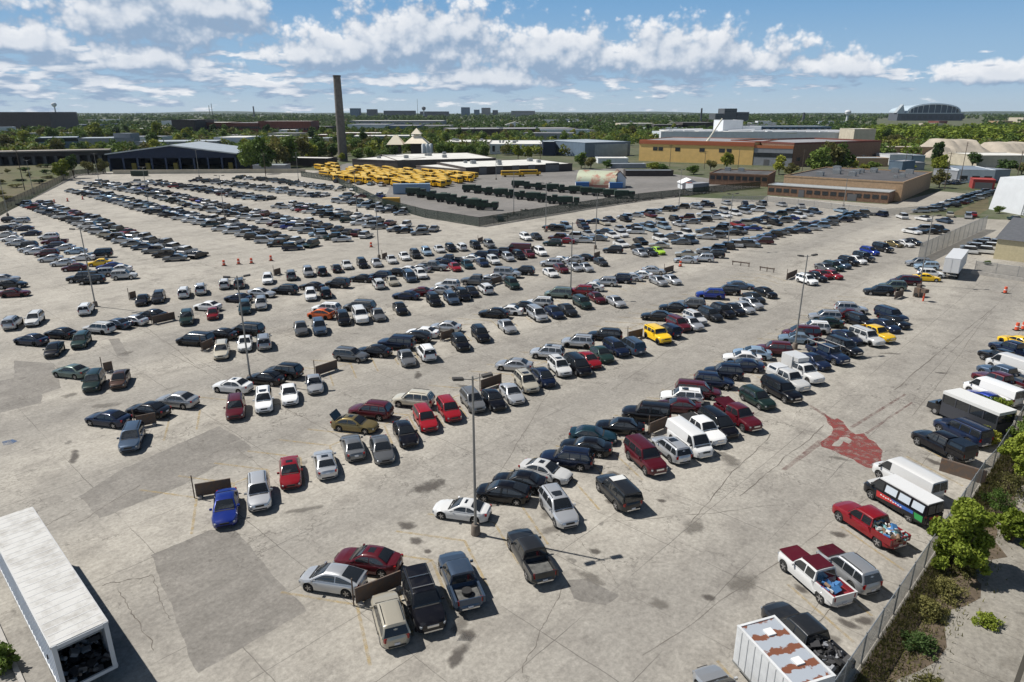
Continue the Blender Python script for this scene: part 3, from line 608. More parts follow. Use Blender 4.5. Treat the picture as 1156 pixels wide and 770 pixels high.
def sheet(name, pts, z, m, world=False, rag=0.):
    P = pts if world else [G(*p) for p in pts]
    if rag:
        Q = []
        for a_, b_ in zip(P, P[1:]+P[:1]):
            a_, b_ = Vector(a_), Vector(b_); n_ = max(1, int((b_-a_).length/.5)); nr_ = Vector((-(b_-a_).y, (b_-a_).x)).normalized(); w_ = 0
            for i_ in range(n_):
                w_ = w_*.75+RG_.uniform(-rag, rag); Q.append(tuple(a_+(b_-a_)*(i_/n_)+nr_*(w_ if i_ else 0)))
        P = Q
    o = MB().add([(x, y, z) for x, y in P], [tuple(range(len(P)))]).build(name, m)
    if o.data.polygons[0].normal.z < 0: o.data.flip_normals()
    return struct(o)
_ro = [np.median([-math.sin(R(AX))*v['X']+math.cos(R(AX))*v['Y'] for v in VEH if v['row'] in rs_]) for rs_ in ((0, 1), (2,), (3,), (4,), (5,), (6,))]
_ln = [(a_+b_)/2 for a_, b_ in zip(_ro, _ro[1:])]+[_ro[0]-15]
LOT_M = ground_mat('worn_concrete', (.400, .375, .329), (.322, .302, .266), (.165, .152, .136), patchy=.60, lanes=_ln)
PATCH_M = ground_mat('old_asphalt', (.225, .211, .190), (.178, .167, .151), (.28, .262, .236), crack=.8, joint=0, patchy=.85)
YARD_M = ground_mat('yard_asphalt', (.21, .20, .19), (.16, .153, .145), (.27, .255, .235), crack=.4, joint=0)
OUT_M = ground_mat('broken_concrete', (.34, .315, .27), (.24, .225, .195), (.12, .105, .085), joint=1., slab=4.5, patchy=.85)
ROAD_M = ground_mat('pale_road', (.36, .335, .29), (.28, .26, .225), (.2, .185, .16), crack=.5, joint=.5)
LAND_M = ground_mat('land_cover', (.055, .075, .028), (.12, .12, .075), (.17, .16, .13), crack=0, joint=0, rot=10, patchy=.7)
GRASS_M = ground_mat('rough_grass', (.085, .095, .035), (.125, .105, .06), (.06, .055, .03), crack=0, joint=0, patchy=.9)
sheet('ground', [(-9000, -300), (9000, -300), (9000, 11500), (-9000, 11500)], 0, LAND_M, True)
a = G(85, 197); a0 = G(-40, 266)
sheet('parking_lot', [a0, a, G(118, 194), G(345, 192), G(520, 200), G(640, 204), G(760, 222), G(860, 226), G(1003, 241), G(1200, 252), (330, 150), (140, 80), (80, -5), (-75, -5), (-120, 60)], .004, LOT_M, True)
sheet('truck_yard', [(352, 196), (392, 184), (480, 194), (545, 196), (700, 190), (790, 200), (858, 211), (720, 226.5), (541, 254.5), (475, 243), (430, 230), (440, 212)], .008, YARD_M)
sheet('access_road', [(860, 226), (866, 221), (1001, 231), (1062, 216), (1098, 219), (1064, 238), (1004, 243)], .008, ROAD_M)
sheet('side_lane', [(1103, 248), (1160, 248), (1160, 268), (1100, 288), (1052, 300), (1040, 294)], .012, ROAD_M)
for i, p in enumerate([[(170, 627), (238, 598), (267, 600), (346, 690), (224, 760)], [(88, 561), (112, 585), (203, 549), (284, 505), (247, 481), (140, 528)], [(15.6, 407), (61, 410), (69, 438), (47, 445), (47, 455), (-20, 470), (-20, 433), (16, 427)],
        [(640, 655), (664, 653), (700, 672), (684, 683), (648, 676)], [(122, 383), (134, 382), (146, 402), (132, 402)]]):
    sheet('asphalt_patch', p, .008, PATCH_M, rag=.07)
# ground beyond the right fence: broken slabs, drain joint, earth
f0 = G(955, 775); f1 = G(1156, 470)
fd = Vector((f1[0]-f0[0], f1[1]-f0[1])).normalized(); fn = Vector((fd.y, -fd.x))
def FP(t, o=0.): q = Vector(f0)+fd*t+fn*o; return (q.x, q.y)
sheet('outer_yard', [FP(-30, .1), FP(140, .1), FP(140, 120), FP(-30, 120)], .012, OUT_M, True)
EARTH_M = mat('bare_earth', (.10, .075, .05), .95, noise=.5, nscale=1.1, bump=.5)
vs = []; nseg = 60
for i in range(nseg+1):
    t = -12+i*1.6; w = 1.2+1.6*abs(math.sin(i*.7))+random.random()*.9
    vs += [(*FP(t, .2), .018), (*FP(t, .2+w), .018)]
struct(MB().add(vs, [(2*i, 2*i+2, 2*i+3, 2*i+1) for i in range(nseg)]).build('earth_strip', EARTH_M))
sheet('drain_joint', [FP(-10, 6.6), FP(60, 6.2), FP(60, 6.45), FP(-10, 6.85)], .017, mat('dark_joint', (.05, .045, .035), .9), True)
# painted stall lines, worn
def worn_paint(name, col, lo=.44, hi=.60, sc=2.4):
    m = bpy.data.materials.new(name); nt, b, n, l = nodes(m); b.inputs['Base Color'].default_value = (*col, 1); b.inputs['Roughness'].default_value = .8
    tc = n.new('ShaderNodeTexCoord'); t = n.new('ShaderNodeTexNoise'); t.inputs['Scale'].default_value = sc; t.inputs['Detail'].default_value = 8; t.inputs['Roughness'].default_value = .7; l.new(tc.outputs['Object'], t.inputs['Vector'])
    q = n.new('ShaderNodeMapRange'); q.inputs[1].default_value = lo; q.inputs[2].default_value = hi; q.inputs[3].default_value = .12; q.inputs[4].default_value = .8; l.new(t.outputs['Fac'], q.inputs[0]); l.new(q.outputs[0], b.inputs['Alpha'])
    return m
lm = MB()
def stripe(p, ang, L, w=.20):
    c, s = math.cos(R(ang)), math.sin(R(ang)); x, y = p
    lm.add([(x-s*w/2, y+c*w/2, .014), (x+s*w/2, y-c*w/2, .014), (x+s*w/2+c*L, y-c*w/2+s*L, .014), (x-s*w/2+c*L, y+c*w/2+s*L, .014)], [(0, 1, 2, 3)])
ad = (math.cos(R(AX)), math.sin(R(AX)))
for base, n, sides in [(G(403, 683), 34, (-70, 167)), (G(222, 562), 36, (-70, 167)), (G(155, 483), 30, (-70, 167))]:
    for i in range(n):
        p = (base[0]+ad[0]*i*3.15, base[1]+ad[1]*i*3.15)
        for s_ in sides: stripe(p, s_, 5.4)
    for i in range(0, n, 2): stripe((base[0]+ad[0]*i*3.15, base[1]+ad[1]*i*3.15), AX, 6.2, .18) if random.random() < .35 else None
for i in range(-3, 22):
    q = FP(i*3.15+.6, -.9); stripe(q, 110, 5.6, .20)
struct(lm.build('stall_lines', worn_paint('worn_yellow_paint', (.46, .34, .15), .42, .74, 1.7)))
# red paint spill with tyre tracks
def c7(x, y): return (900+x/3.852, 440+y/3.852)
spill = [c7(*p) for p in [(120, 105), (150, 130), (175, 125), (200, 140), (225, 175), (255, 195), (290, 190), (310, 215), (345, 235), (372, 268), (362, 300), (372, 320), (350, 345), (300, 338), (262, 318), (215, 292), (165, 268), (105, 248), (100, 228), (150, 190), (150, 160)]]
SPILL_M = worn_paint('red_spill', (.21, .034, .030), .34, .55, 1.5)
sheet('red_spill', spill, .020, SPILL_M, rag=.14)
hole = [c7(*p) for p in [(185, 208), (215, 205), (238, 220), (225, 236), (200, 225), (182, 248), (150, 245), (160, 230)]]
sheet('bare_gap', hole, .024, LOT_M, rag=.1)
TR_M = worn_paint('red_tracks', (.15, .06, .05), .44, .75, .9)
for a_, b_, w in [((235, 165), (470, 20), 1.), ((300, 190), (500, 55), .8), ((105, 225), (-60, 350), 1.6), ((150, 130), (50, 65), 1.4)]:
    A = Vector(G(*c7(*a_))); B = Vector(G(*c7(*b_))); d = (B-A).normalized(); q = Vector((-d.y, d.x))*.2*w
    sheet('red_tracks', [tuple(A+q), tuple(B+q*.6), tuple(B-q*.6), tuple(A-q)], .016, TR_M, True)
# oil and water stains
def soft_stain(name, col, top=.85):
    m = worn_paint(name, col, .4, .6, .9); n = m.node_tree.nodes; l = m.node_tree.links; b = n['Principled BSDF']; tc = n.new('ShaderNodeTexCoord')
    v = n.new('ShaderNodeVectorMath'); v.operation = 'MULTIPLY_ADD'; v.inputs[1].default_value = (2, 2, 0); v.inputs[2].default_value = (-1, -1, 0); l.new(tc.outputs['Generated'], v.inputs[0])
    ln = n.new('ShaderNodeVectorMath'); ln.operation = 'LENGTH'; l.new(v.outputs[0], ln.inputs[0])
    t = n.new('ShaderNodeTexNoise'); t.inputs['Scale'].default_value = 1.1; t.inputs['Detail'].default_value = 7; l.new(tc.outputs['Object'], t.inputs['Vector'])
    ad = n.new('ShaderNodeMath'); ad.operation = 'MULTIPLY_ADD'; ad.inputs[1].default_value = 1.5; l.new(t.outputs['Fac'], ad.inputs[0])
    q = n.new('ShaderNodeMath'); q.operation = 'MULTIPLY'; q.inputs[1].default_value = -1; l.new(ln.outputs['Value'], q.inputs[0]); l.new(q.outputs[0], ad.inputs[2])
    r = n.new('ShaderNodeMapRange'); r.inputs[1].default_value = .0; r.inputs[2].default_value = .45; r.inputs[3].default_value = 0; r.inputs[4].default_value = top; l.new(ad.outputs[0], r.inputs[0]); l.new(r.outputs[0], b.inputs['Alpha']); return m
OIL_M = soft_stain('oil_stain', (.085, .074, .064), .72); DAMP_M = soft_stain('damp_stain', (.16, .145, .125), .6)
def stain(x, y, w, d, ang=0., m=None, z=.019):
    c = G(x, y); a = R(ang); P = [(-w/2, -d/2), (w/2, -d/2), (w/2, d/2), (-w/2, d/2)]
    o = MB().add([(px, py, 0) for px, py in P], [(0, 1, 2, 3)]).build('oil_stain', m or OIL_M, None, (c[0], c[1], z), a); struct(o)
for x, y, w, d, an in [(529, 716, 1.7, 1.5, 0), (517, 740, 1.3, 3.4, -25), (947, 603, 1.9, 1.2, 0), (1056, 522, 3., 1.2, -50), (958, 704, 2.2, 1.0, -30), (460, 593, 2.2, 1.6, 0), (470, 610, 1.6, 1.4, 0), (800, 674, 1.4, .9, 0), (1110, 632, 1., 1.6, 0), (1062, 421, 2.2, .8, 0), (672, 622, 1.4, 1., 0), (483, 622, .9, .8, 0), (690, 566, 1.5, 1.1, 0), (747, 565, 1.2, .8, 0), (1000, 585, 1.8, 1., -40), (1012, 625, 2.2, 1.2, -50), (905, 665, 1.6, .9, -50), (975, 700, 2.0, 1.1, 20)]: stain(x, y, w, d, an)
rs = random.Random(15)
for i in range(34):
    x, y = rs.uniform(60, 1040), rs.uniform(395, 760)
    stain(x, y, rs.uniform(1.2, 5), rs.uniform(.8, 2.4), rs.uniform(0, 180), DAMP_M if rs.random() < .88 else OIL_M, .0185+i*.0001)
sheet('blue_stain', [(2, 499), (14, 496), (20, 498), (12, 502), (4, 503)], .016, worn_paint('blue_paint_stain', (.04, .10, .22), .4, .6, 1.))
# tar-sealed cracks and skid lines in the lanes
sm = MB(); rr = random.Random(3)
def wander(p0, p1, w, n=26, amp=.10):
    A, B = Vector(G(*p0)), Vector(G(*p1)); d = (B-A); nr = Vector((-d.y, d.x)).normalized(); vs = []; o = 0
    for i in range(n+1):
        o = o*.85+rr.uniform(-amp, amp); q = A+d*(i/n)+nr*o*(0 if i in (0,) else 1); ww = w*.62*rr.uniform(.3, 1.3)
        vs += [(*(q+nr*ww/2), .013), (*(q-nr*ww/2), .013)]
    sm.add(vs, [(2*i, 2*i+1, 2*i+3, 2*i+2) for i in range(n)])
for a_, b_, w in [((88, 590), (160, 548), .10), ((115, 662), (172, 650), .12), ((172, 650), (190, 700), .08), ((133, 665), (172, 735), .09), ((320, 460), (400, 500), .09), ((190, 398), (270, 440), .10), ((166, 370), (225, 415), .12), ((268, 505), (330, 560), .05), ((1010, 440), (1125, 345), .16),
                  ((1030, 470), (1120, 352), .08), ((900, 720), (990, 650), .07), ((640, 590), (700, 660), .06), ((590, 760), (640, 660), .06), ((680, 590), (880, 570), .06), ((780, 590), (870, 490), .10), ((835, 560), (930, 480), .12), ((40, 600), (88, 575), .08), ((725, 740), (980, 560), .05), ((360, 650), (402, 684), .05), ((560, 540), (620, 440), .06), ((520, 400), (690, 345), .08), ((690, 440), (830, 345), .07)]:
    wander(a_, b_, w)
struct(sm.build('crack_lines', mat('crack_filler', (.115, .10, .083), .9)))
# ------------------------------------------------------------------ trees and plants
def leaf_mat(name, a, b_):
    m = bpy.data.materials.new(name); nt, b, n, l = nodes(m); b.inputs['Roughness'].default_value = .65; b.inputs['Specular IOR Level'].default_value = .2
    tc = n.new('ShaderNodeTexCoord'); t = n.new('ShaderNodeTexNoise'); t.inputs['Scale'].default_value = .9; t.inputs['Detail'].default_value = 5
    oi = n.new('ShaderNodeObjectInfo'); mu = n.new('ShaderNodeMath'); mu.operation = 'MULTIPLY_ADD'; mu.inputs[1].default_value = .45; mu.inputs[2].default_value = -.22
    l.new(tc.outputs['Object'], t.inputs['Vector']); l.new(oi.outputs['Random'], mu.inputs[0])
    ad = n.new('ShaderNodeMath'); l.new(t.outputs['Fac'], ad.inputs[0]); l.new(mu.outputs[0], ad.inputs[1])
    cr = n.new('ShaderNodeValToRGB'); cr.color_ramp.elements[0].position = .3; cr.color_ramp.elements[1].position = .72; cr.color_ramp.elements[0].color = (*a, 1); cr.color_ramp.elements[1].color = (*b_, 1)
    l.new(ad.outputs[0], cr.inputs['Fac']); l.new(cr.outputs['Color'], b.inputs['Base Color'])
    tr = n.new('ShaderNodeBsdfTranslucent'); l.new(cr.outputs['Color'], tr.inputs['Color']); ms = n.new('ShaderNodeMixShader'); ms.inputs[0].default_value = .25
    l.new(b.outputs[0], ms.inputs[1]); l.new(tr.outputs[0], ms.inputs[2]); l.new(ms.outputs[0], n['Material Output'].inputs['Surface'])
    return m
LEAF = {'mid': leaf_mat('leaf_mid_green', (.065, .115, .022), (.155, .215, .045)), 'yel': leaf_mat('leaf_yellow_green', (.15, .18, .025), (.31, .32, .05)), 'dark': leaf_mat('leaf_dark_green', (.038, .07, .022), (.085, .135, .036)),
        'olive': leaf_mat('leaf_olive', (.10, .10, .032), (.20, .185, .06)), 'lime': leaf_mat('leaf_bright_green', (.14, .19, .022), (.29, .34, .05))}
BARK = mat('bark', (.10, .075, .055), .95, noise=.4, nscale=3)
def leaf_cloud(lobes, n, size, rng):
    """many leaf-sprig quads through the volume of the lobes; returns verts, faces"""
    lobes = np.array(lobes); w = lobes[:, 3]**2; k = rng.choice(len(lobes), n, p=w/w.sum())
    d = rng.normal(size=(n, 3)); d /= np.linalg.norm(d, axis=1)[:, None]
    r = lobes[k, 3]*rng.random(n)**.38; c = lobes[k, :3]+d*r[:, None]*np.array([1, 1, .85])
    a = rng.normal(size=(n, 3))+d*.6; a /= np.linalg.norm(a, axis=1)[:, None]
    t = rng.normal(size=(n, 3)); u = np.cross(a, t); u /= np.linalg.norm(u, axis=1)[:, None]; v = np.cross(a, u)
    s = size*(.55+.9*rng.random(n))[:, None]
    P = np.stack([c-u*s-v*s*.6, c+u*s*.8-v*s*.5, c+u*s+v*s*.6, c-u*s*.7+v*s*.7], 1).reshape(-1, 3)
    P[:, 2] = np.maximum(P[:, 2], .05)
    return P
def quads_mesh(name, P, m):
    me = bpy.data.meshes.new(name); n = len(P)//4
    me.vertices.add(len(P)); me.vertices.foreach_set('co', P.astype(np.float32).ravel())
    me.loops.add(len(P)); me.loops.foreach_set('vertex_index', np.arange(len(P), dtype=np.int32))
    me.polygons.add(n); me.polygons.foreach_set('loop_start', np.arange(0, len(P), 4, dtype=np.int32))
    me.materials.append(m); me.update(calc_edges=True); me.validate(); return me
def crown_lobes(h, w, trunk, rng, k=9):
    L = [(0, 0, trunk+(h-trunk)*.5, w*.30)]
    for i in range(k):
        a = rng.random()*6.28; z = trunk+(h-trunk)*(.12+.76*rng.random()); q = 1-abs((z-trunk)/(h-trunk)-.42)*1.2
        L.append((math.cos(a)*w*.30*q, math.sin(a)*w*.30*q, z, w*(.14+.10*rng.random())))
    return L
TREEP = {}
def tree_proto(key, h, w, trunk, n, size, leaf, k=9):
    rng = np.random.default_rng(abs(hash(key)) % 1000 if False else sum(map(ord, key)))
    cr = quads_mesh(key+'_crown', leaf_cloud(crown_lobes(h, w, trunk, rng, k), n, size, rng), LEAF[leaf])
    t = MB(); t.tube([(0, 0, -.1), (.05, .02, trunk*.6), (.0, .1, h*.7)], [w*.035, w*.027, w*.008], 8)
    for i in range(4):
        a = i*1.6+.4; t.tube([(0, .03, trunk*(.7+.1*i)), (math.cos(a)*w*.16, math.sin(a)*w*.16, trunk+(h-trunk)*.35), (math.cos(a)*w*.30, math.sin(a)*w*.30, trunk+(h-trunk)*.6)], [w*.017, w*.012, w*.004], 6)
    TREEP[key] = (cr, t.data(key+'_trunk', [BARK]))
for i in range(3):
    tree_proto('broad%d' % i, 10, 9.5, 2.0, 1500, .34, 'mid', 10+i); tree_proto('pale%d' % i, 9, 8.5, 1.8, 1300, .34, 'yel', 9+i); tree_proto('dusky%d' % i, 11, 8, 2.2, 1400, .34, 'dark', 9+i); tree_proto('olive%d' % i, 9, 9, 1.8, 1100, .34, 'olive', 8+i)
def tree(key, x, y, h, label, group=None, w=None, name='broadleaf_tree'):
    s = h/10.; r_ = thing(name, label, 'tree', (x, y, 0), random.random()*6.28, group)
    sx = s if w is None else w/9.
    r_.scale = (sx, sx, s); cr, tk = TREEP[key]; link('crown', cr, r_); link('trunk', tk, r_); return r_
# ------------------------------------------------------------------ buildings
WALLM = {}
def wall(name, col, noise=.15, rough=.85, nscale=.35): return mat('wall_'+name, col, rough, noise=noise, nscale=nscale)
WIN = mat('window_glass_far', (.03, .035, .04), .12)
DOORM = mat('grey_door', (.12, .12, .125), .6)
FOOT = []
def building(name, label, cat, p0, p1, depth, h, wallm, roofm, windows=None, doors=(), parapet=.35, pitched=0, units=0, band=None, group=None):
    """front foot runs from p0 to p1 (ground points); depth leads away from the camera"""
    a, b = Vector(p0), Vector(p1); L = (b-a).length; ang = math.atan2(b.y-a.y, b.x-a.x)
    r_ = thing(name, label, cat, (a.x, a.y, 0), ang, group)
    nx = Vector((-(b-a).y, (b-a).x)).normalized(); FOOT.append((a, b, a+nx*depth, b+nx*depth))
    m = MB()
    if pitched:
        g_ = [(0, 0), (L, 0), (L, depth), (0, depth)]
        m.prism(g_, 0, h)
        m.build('wall', wallm, r_)
        q = MB(); o = .4
        if pitched > 0:   # gable to the front
            q.add([(-o, -o, h-.05), (L/2, -o, h+pitched), (L/2, depth+o, h+pitched), (-o, depth+o, h-.05), (L+o, -o, h-.05), (L+o, depth+o, h-.05)], [(0, 1, 2, 3), (1, 4, 5, 2)])
            q.add([(-o, -o, h-.30), (L/2, -o, h+pitched-.25), (L/2, depth+o, h+pitched-.25), (-o, depth+o, h-.30), (L+o, -o, h-.30), (L+o, depth+o, h-.30)], [(3, 2, 1, 0), (2, 5, 4, 1)])
            q.add([(-o, -o, h-.05), (L/2, -o, h+pitched), (L+o, -o, h-.05), (-o, -o, h-.3), (L/2, -o, h+pitched-.25), (L+o, -o, h-.3)], [(0, 3, 4, 1), (1, 4, 5, 2)])
            q.build('roof', roofm, r_)
            MB().add([(0, 0, h), (L, 0, h), (L/2, 0, h+pitched-.28)], [(0, 1, 2)]).add([(0, depth, h), (L, depth, h), (L/2, depth, h+pitched-.28)], [(2, 1, 0)]).build('gable', wallm, r_)
        else:
            z = -pitched
            q.prism([(-o, -o), (L+o, -o), (L+o, depth/2), (-o, depth/2)], h, h+.05)
            q = MB(); q.add([(-o, -o, h), (L+o, -o, h), (L+o, depth/2, h+z), (-o, depth/2, h+z), (L+o, depth+o, h), (-o, depth+o, h)], [(0, 1, 2, 3), (3, 2, 4, 5), (0, 3, 5), (1, 4, 2)])
            q.build('roof', roofm, r_)
    else:
        m.prism([(0, 0), (L, 0), (L, depth), (0, depth)], 0, h); m.build('wall', wallm, r_)
        q = MB(); q.prism([(.25, .25), (L-.25, .25), (L-.25, depth-.25), (.25, depth-.25)], h-.02, h+.06)
        q.build('roof', roofm, r_)
        if parapet:
            c = MB()
            for (x0, y0, x1, y1) in [(-.1, -.1, L+.1, .25), (-.1, depth-.25, L+.1, depth+.1), (-.1, .25, .25, depth-.25), (L-.25, .25, L+.1, depth-.25)]:
                c.box(((x0+x1)/2, (y0+y1)/2, h+parapet/2-.05), (x1-x0, y1-y0, parapet))
            c.build('parapet', band or wallm, r_)
    if windows:
        n, ww, wh, z = windows
        for i in range(n):
            x = L*(i+.5)/n; f = MB().box((x, -.02, z), (ww, .12, wh)).build('window', WIN, r_)
    for x, w_, hh in doors: MB().box((x*L, -.03, hh/2), (w_, .14, hh)).build('door', DOORM, r_)
    rr = random.Random(int(L*7)+int(h*13))
    for i in range(units):
        x, y = rr.uniform(.12, .88)*L, rr.uniform(.2, .85)*depth; s = rr.uniform(.8, 1.8)
        MB().box((x, y, h+.06+s*.5), (s*1.6, s*1.3, s)).box((x, y, h+.1+s), (s*1.1, s*.9, .16)).build('rooftop_unit', STEEL, r_)
    return r_
def bpx(name, label, cat, x0, y0, x1, y1, ytop, depth, wallm, roofm, xt=None, **k):
    h = HT(x0 if xt is None else xt, y0, ytop); return building(name, label, cat, G(x0, y0), G(x1, y1), depth, h, wallm, roofm, **k)
WHITE_R = mat('white_roof_membrane', (.60, .59, .55), .8, noise=.12, nscale=.12); GREY_R = mat('grey_roof', (.24, .24, .25), .85, noise=.25, nscale=.1); DARK_R = mat('dark_roof', (.075, .073, .075), .9, noise=.35, nscale=.15)
METAL_R = mat('metal_roof', (.42, .46, .48), .45, .3, noise=.15, nscale=.3); BLUEG = wall('blue_grey_metal', (.12, .17, .23)); BROWN = wall('brown_brick', (.20, .115, .072), .3, nscale=1.2); TAN = wall('tan_brick', (.37, .245, .145), .2, nscale=1.); REDB = wall('red_brick', (.17, .055, .04), .25)
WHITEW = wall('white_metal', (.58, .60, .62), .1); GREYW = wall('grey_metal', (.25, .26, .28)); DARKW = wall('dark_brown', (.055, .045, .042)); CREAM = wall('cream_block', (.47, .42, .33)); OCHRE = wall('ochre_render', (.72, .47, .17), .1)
BLUEW = wall('dark_blue_metal', (.012, .022, .05), .2)
# blue gabled vehicle shed with nine open bays
p0, p1 = Vector(G(124, 193.5)), Vector(G(268.5, 192.5)); L = (p1-p0).length; hE = HT(124, 193.5, 173.5); hR = HT(196, 193, 163.5)-hE
r_ = thing('vehicle_shed', 'long dark blue gabled shed with nine open bays facing the parking lot', 'building', (*p0, 0), math.atan2((p1-p0).y, (p1-p0).x)); FOOT.append((p0, p1, p0+Vector((0, 45)), p1+Vector((0, 45))))
m = MB(); m.box((L/2, 44, hE/2), (L, .4, hE)).box((.2, 22, hE/2), (.4, 44, hE)).box((L-.2, 22, hE/2), (.4, 44, hE)).box((L/2, .2, hE-1.2), (L, .4, 2.4))
m.add([(0, -.01, hE), (L, -.01, hE), (L/2, -.01, hE+hR-.15)], [(0, 1, 2)]); m.build('wall', BLUEW, r_)
for i in range(10): MB().box((.5+(L-1)*i/9, .25, (hE-2.4)/2), (.9, .7, hE-2.4)).build('bay_post', mat('bay_post_blue', (.018, .034, .075), .7), r_)
o = .8; q = MB(); q.add([(-o, -o, hE), (L/2, -o, hE+hR), (L/2, 45, hE+hR), (-o, 45, hE), (L+o, -o, hE), (L+o, 45, hE)], [(0, 1, 2, 3), (1, 4, 5, 2)])
q.add([(-o, -o, hE), (L/2, -o, hE+hR), (L+o, -o, hE), (-o, -o, hE-.6), (L/2, -o, hE+hR-.6), (L+o, -o, hE-.6)], [(0, 3, 4, 1), (1, 4, 5, 2)]); q.add([(-o, -o, hE-.6), (L/2, -o, hE+hR-.6), (L/2, 45, hE+hR-.6), (-o, 45, hE-.6), (L+o, -o, hE-.6), (L+o, 45, hE-.6)], [(3, 2, 1, 0), (2, 5, 4, 1)]); q.build('roof', METAL_R, r_)
for i in (1.5, 2.5, 4.5, 8.5): MB().box((.5+(L-1)*i/9-1, 6, 1.9), (2.2, 1.2, 3.8)).build('yellow_buffer', mat('faded_yellow', (.35, .27, .06), .8), r_)
# low wall in front of the shed
a, b = Vector(G(128, 196.5)), Vector(G(345, 195)); tag(MB().box((0, 0, 1.0), ((b-a).length, .4, 2.0)).build('concrete_wall', CREAM, None, ((a+b)/2).to_3d(), math.atan2((b-a).y, (b-a).x)), 'long low pale concrete wall along the far edge of the lot', 'wall')
# chimney
cx, cy = G(387.5, 182); hc = HT(387.5, 182, 85.5)
ch = MB(); ch.tube([(0, 0, 0), (0, 0, hc*.5), (0, 0, hc)], [2.9, 2.6, 2.2], 20); t = thing('chimney_stack', 'tall tapering brown brick chimney rising above the yellow buses', 'chimney', (cx, cy, 0))
ch.build('shaft', mat('chimney_brick', (.145, .128, .115), .95, noise=.3, nscale=.5), t); MB().tube([(0, 0, hc-.6), (0, 0, hc+.25)], 2.42, 20).build('rim', mat('chimney_rim', (.09, .075, .065), .9), t)
tree('pale1', cx+.5, cy-5, 6, 'small green bush at the foot of the tall chimney', w=6)
# bus depot: two white-roofed halls
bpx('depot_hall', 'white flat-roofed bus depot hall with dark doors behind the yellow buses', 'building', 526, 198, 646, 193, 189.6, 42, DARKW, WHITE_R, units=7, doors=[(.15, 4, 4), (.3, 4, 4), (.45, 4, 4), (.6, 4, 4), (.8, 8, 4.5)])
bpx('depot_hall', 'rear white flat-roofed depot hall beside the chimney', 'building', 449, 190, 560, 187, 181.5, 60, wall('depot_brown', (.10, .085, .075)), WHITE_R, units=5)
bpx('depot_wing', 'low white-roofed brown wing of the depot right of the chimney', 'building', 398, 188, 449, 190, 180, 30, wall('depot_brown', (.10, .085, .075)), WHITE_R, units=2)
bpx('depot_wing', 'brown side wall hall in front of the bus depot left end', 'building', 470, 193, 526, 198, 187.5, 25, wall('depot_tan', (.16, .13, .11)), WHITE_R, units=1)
# pyramid-roofed kiosks and silos
for (x0, x1, yb, yt, top, lb) in [(441, 455, 176, 161.5, 152.5, 'cream pyramid roof on dark posts, the lower left one of two'), (462, 481, 176, 160, 144.5, 'larger cream two-tier pyramid roof beside the white silos')]:
    c0 = Vector(G((x0+x1)/2, yb)); w = abs(G(x1, yb)[0]-G(x0, yb)[0]); h0 = HT((x0+x1)/2, yb, yt); h1 = HT((x0+x1)/2, yb, top)
    r_ = thing('pyramid_pavilion', lb, 'pavilion', (*c0, 0)); tk = w/2; MB().prism([(-tk*.7, -tk*.7), (tk*.7, -tk*.7), (tk*.7, tk*.7), (-tk*.7, tk*.7)], 0, h0).build('wall', DARKW, r_)
    PYR = mat('cream_roof', (.84, .74, .58), .8); tk = tk*1.35; h0 = h0*.9
    hm_ = h1 if top > 150 else h0+(h1-h0)*.55; MB().add([(-tk, -tk, h0), (tk, -tk, h0), (tk, tk, h0), (-tk, tk, h0), (-tk*.2, -tk*.2, hm_), (tk*.2, -tk*.2, hm_), (tk*.2, tk*.2, hm_), (-tk*.2, tk*.2, hm_)], [(0, 1, 5, 4), (1, 2, 6, 5), (2, 3, 7, 6), (3, 0, 4, 7), (4, 5, 6, 7), (3, 2, 1, 0)]).build('roof', PYR, r_)
    if top < 150: MB().add([(-tk*.45, -tk*.45, hm_+.6), (tk*.45, -tk*.45, hm_+.6), (tk*.45, tk*.45, hm_+.6), (-tk*.45, tk*.45, hm_+.6), (0, 0, h1)], [(0, 1, 4), (1, 2, 4), (2, 3, 4), (3, 0, 4), (3, 2, 1, 0)]).build('upper_roof', PYR, r_)
for i, x in enumerate((478.5, 482.8, 487)):
    c0 = G(x, 178); h = HT(x, 178, 162); r_ = thing('silo', ['left', 'middle', 'right'][i]+' one of three white silos beside the pyramid roofs', 'silo', (*c0, 0), 0, 'white silos')
    MB().tube([(0, 0, 0), (0, 0, h*.9), (0, 0, h)], [1.35, 1.35, .7], 16).build('drum', WHITEW, r_)
# yellow factory building
a = Vector(G(721, 181.5)); b = Vector(G(849, 186.5)); h = HT(721, 181.5, 158.5); L = (b-a).length
r_ = building('factory', 'large ochre yellow factory with orange roof band and a boom crane in front', 'building', a, b, 60, h, OCHRE, GREY_R, parapet=.5, band=mat('orange_band', (.42, .14, .055), .7), windows=None)
MB().box((L/2, -.15, h-1.0), (L+.4, .5, 2.0)).build('roof_band', mat('rust_orange_band', (.36, .10, .04), .7), r_)
for x, w_ in ((.15, 3), (.2, 3), (.355, 3.2), (.57, 3.2), (.74, 3.5), (.80, 3.)): MB().box((x*L, -.02, h*.62), (w_, .14, 2.2)).build('window', WIN, r_)
bb = Vector(G(893, 188.2)); h2 = HT(849, 186.5, 167)
building('factory_office', 'grey brick office wing with orange sloped canopy right of the yellow factory', 'building', b+Vector((.3, 0)), bb, 50, h2, GREYW, GREY_R, windows=(7, 3.2, 2.4, h2*.62), doors=[(.35, 3, 3.5)], band=mat('orange_band', (.42, .14, .055), .7), parapet=1.6)
building('factory_annex', 'dark brick annex with brown parapet half hidden by trees', 'building', bb+Vector((.3, 0)), G(991, 183.5), 50, HT(893, 188.2, 163), BROWN, GREY_R, windows=(8, 3, 2, 4), parapet=1.0, band=mat('maroon_band', (.16, .05, .035), .8))
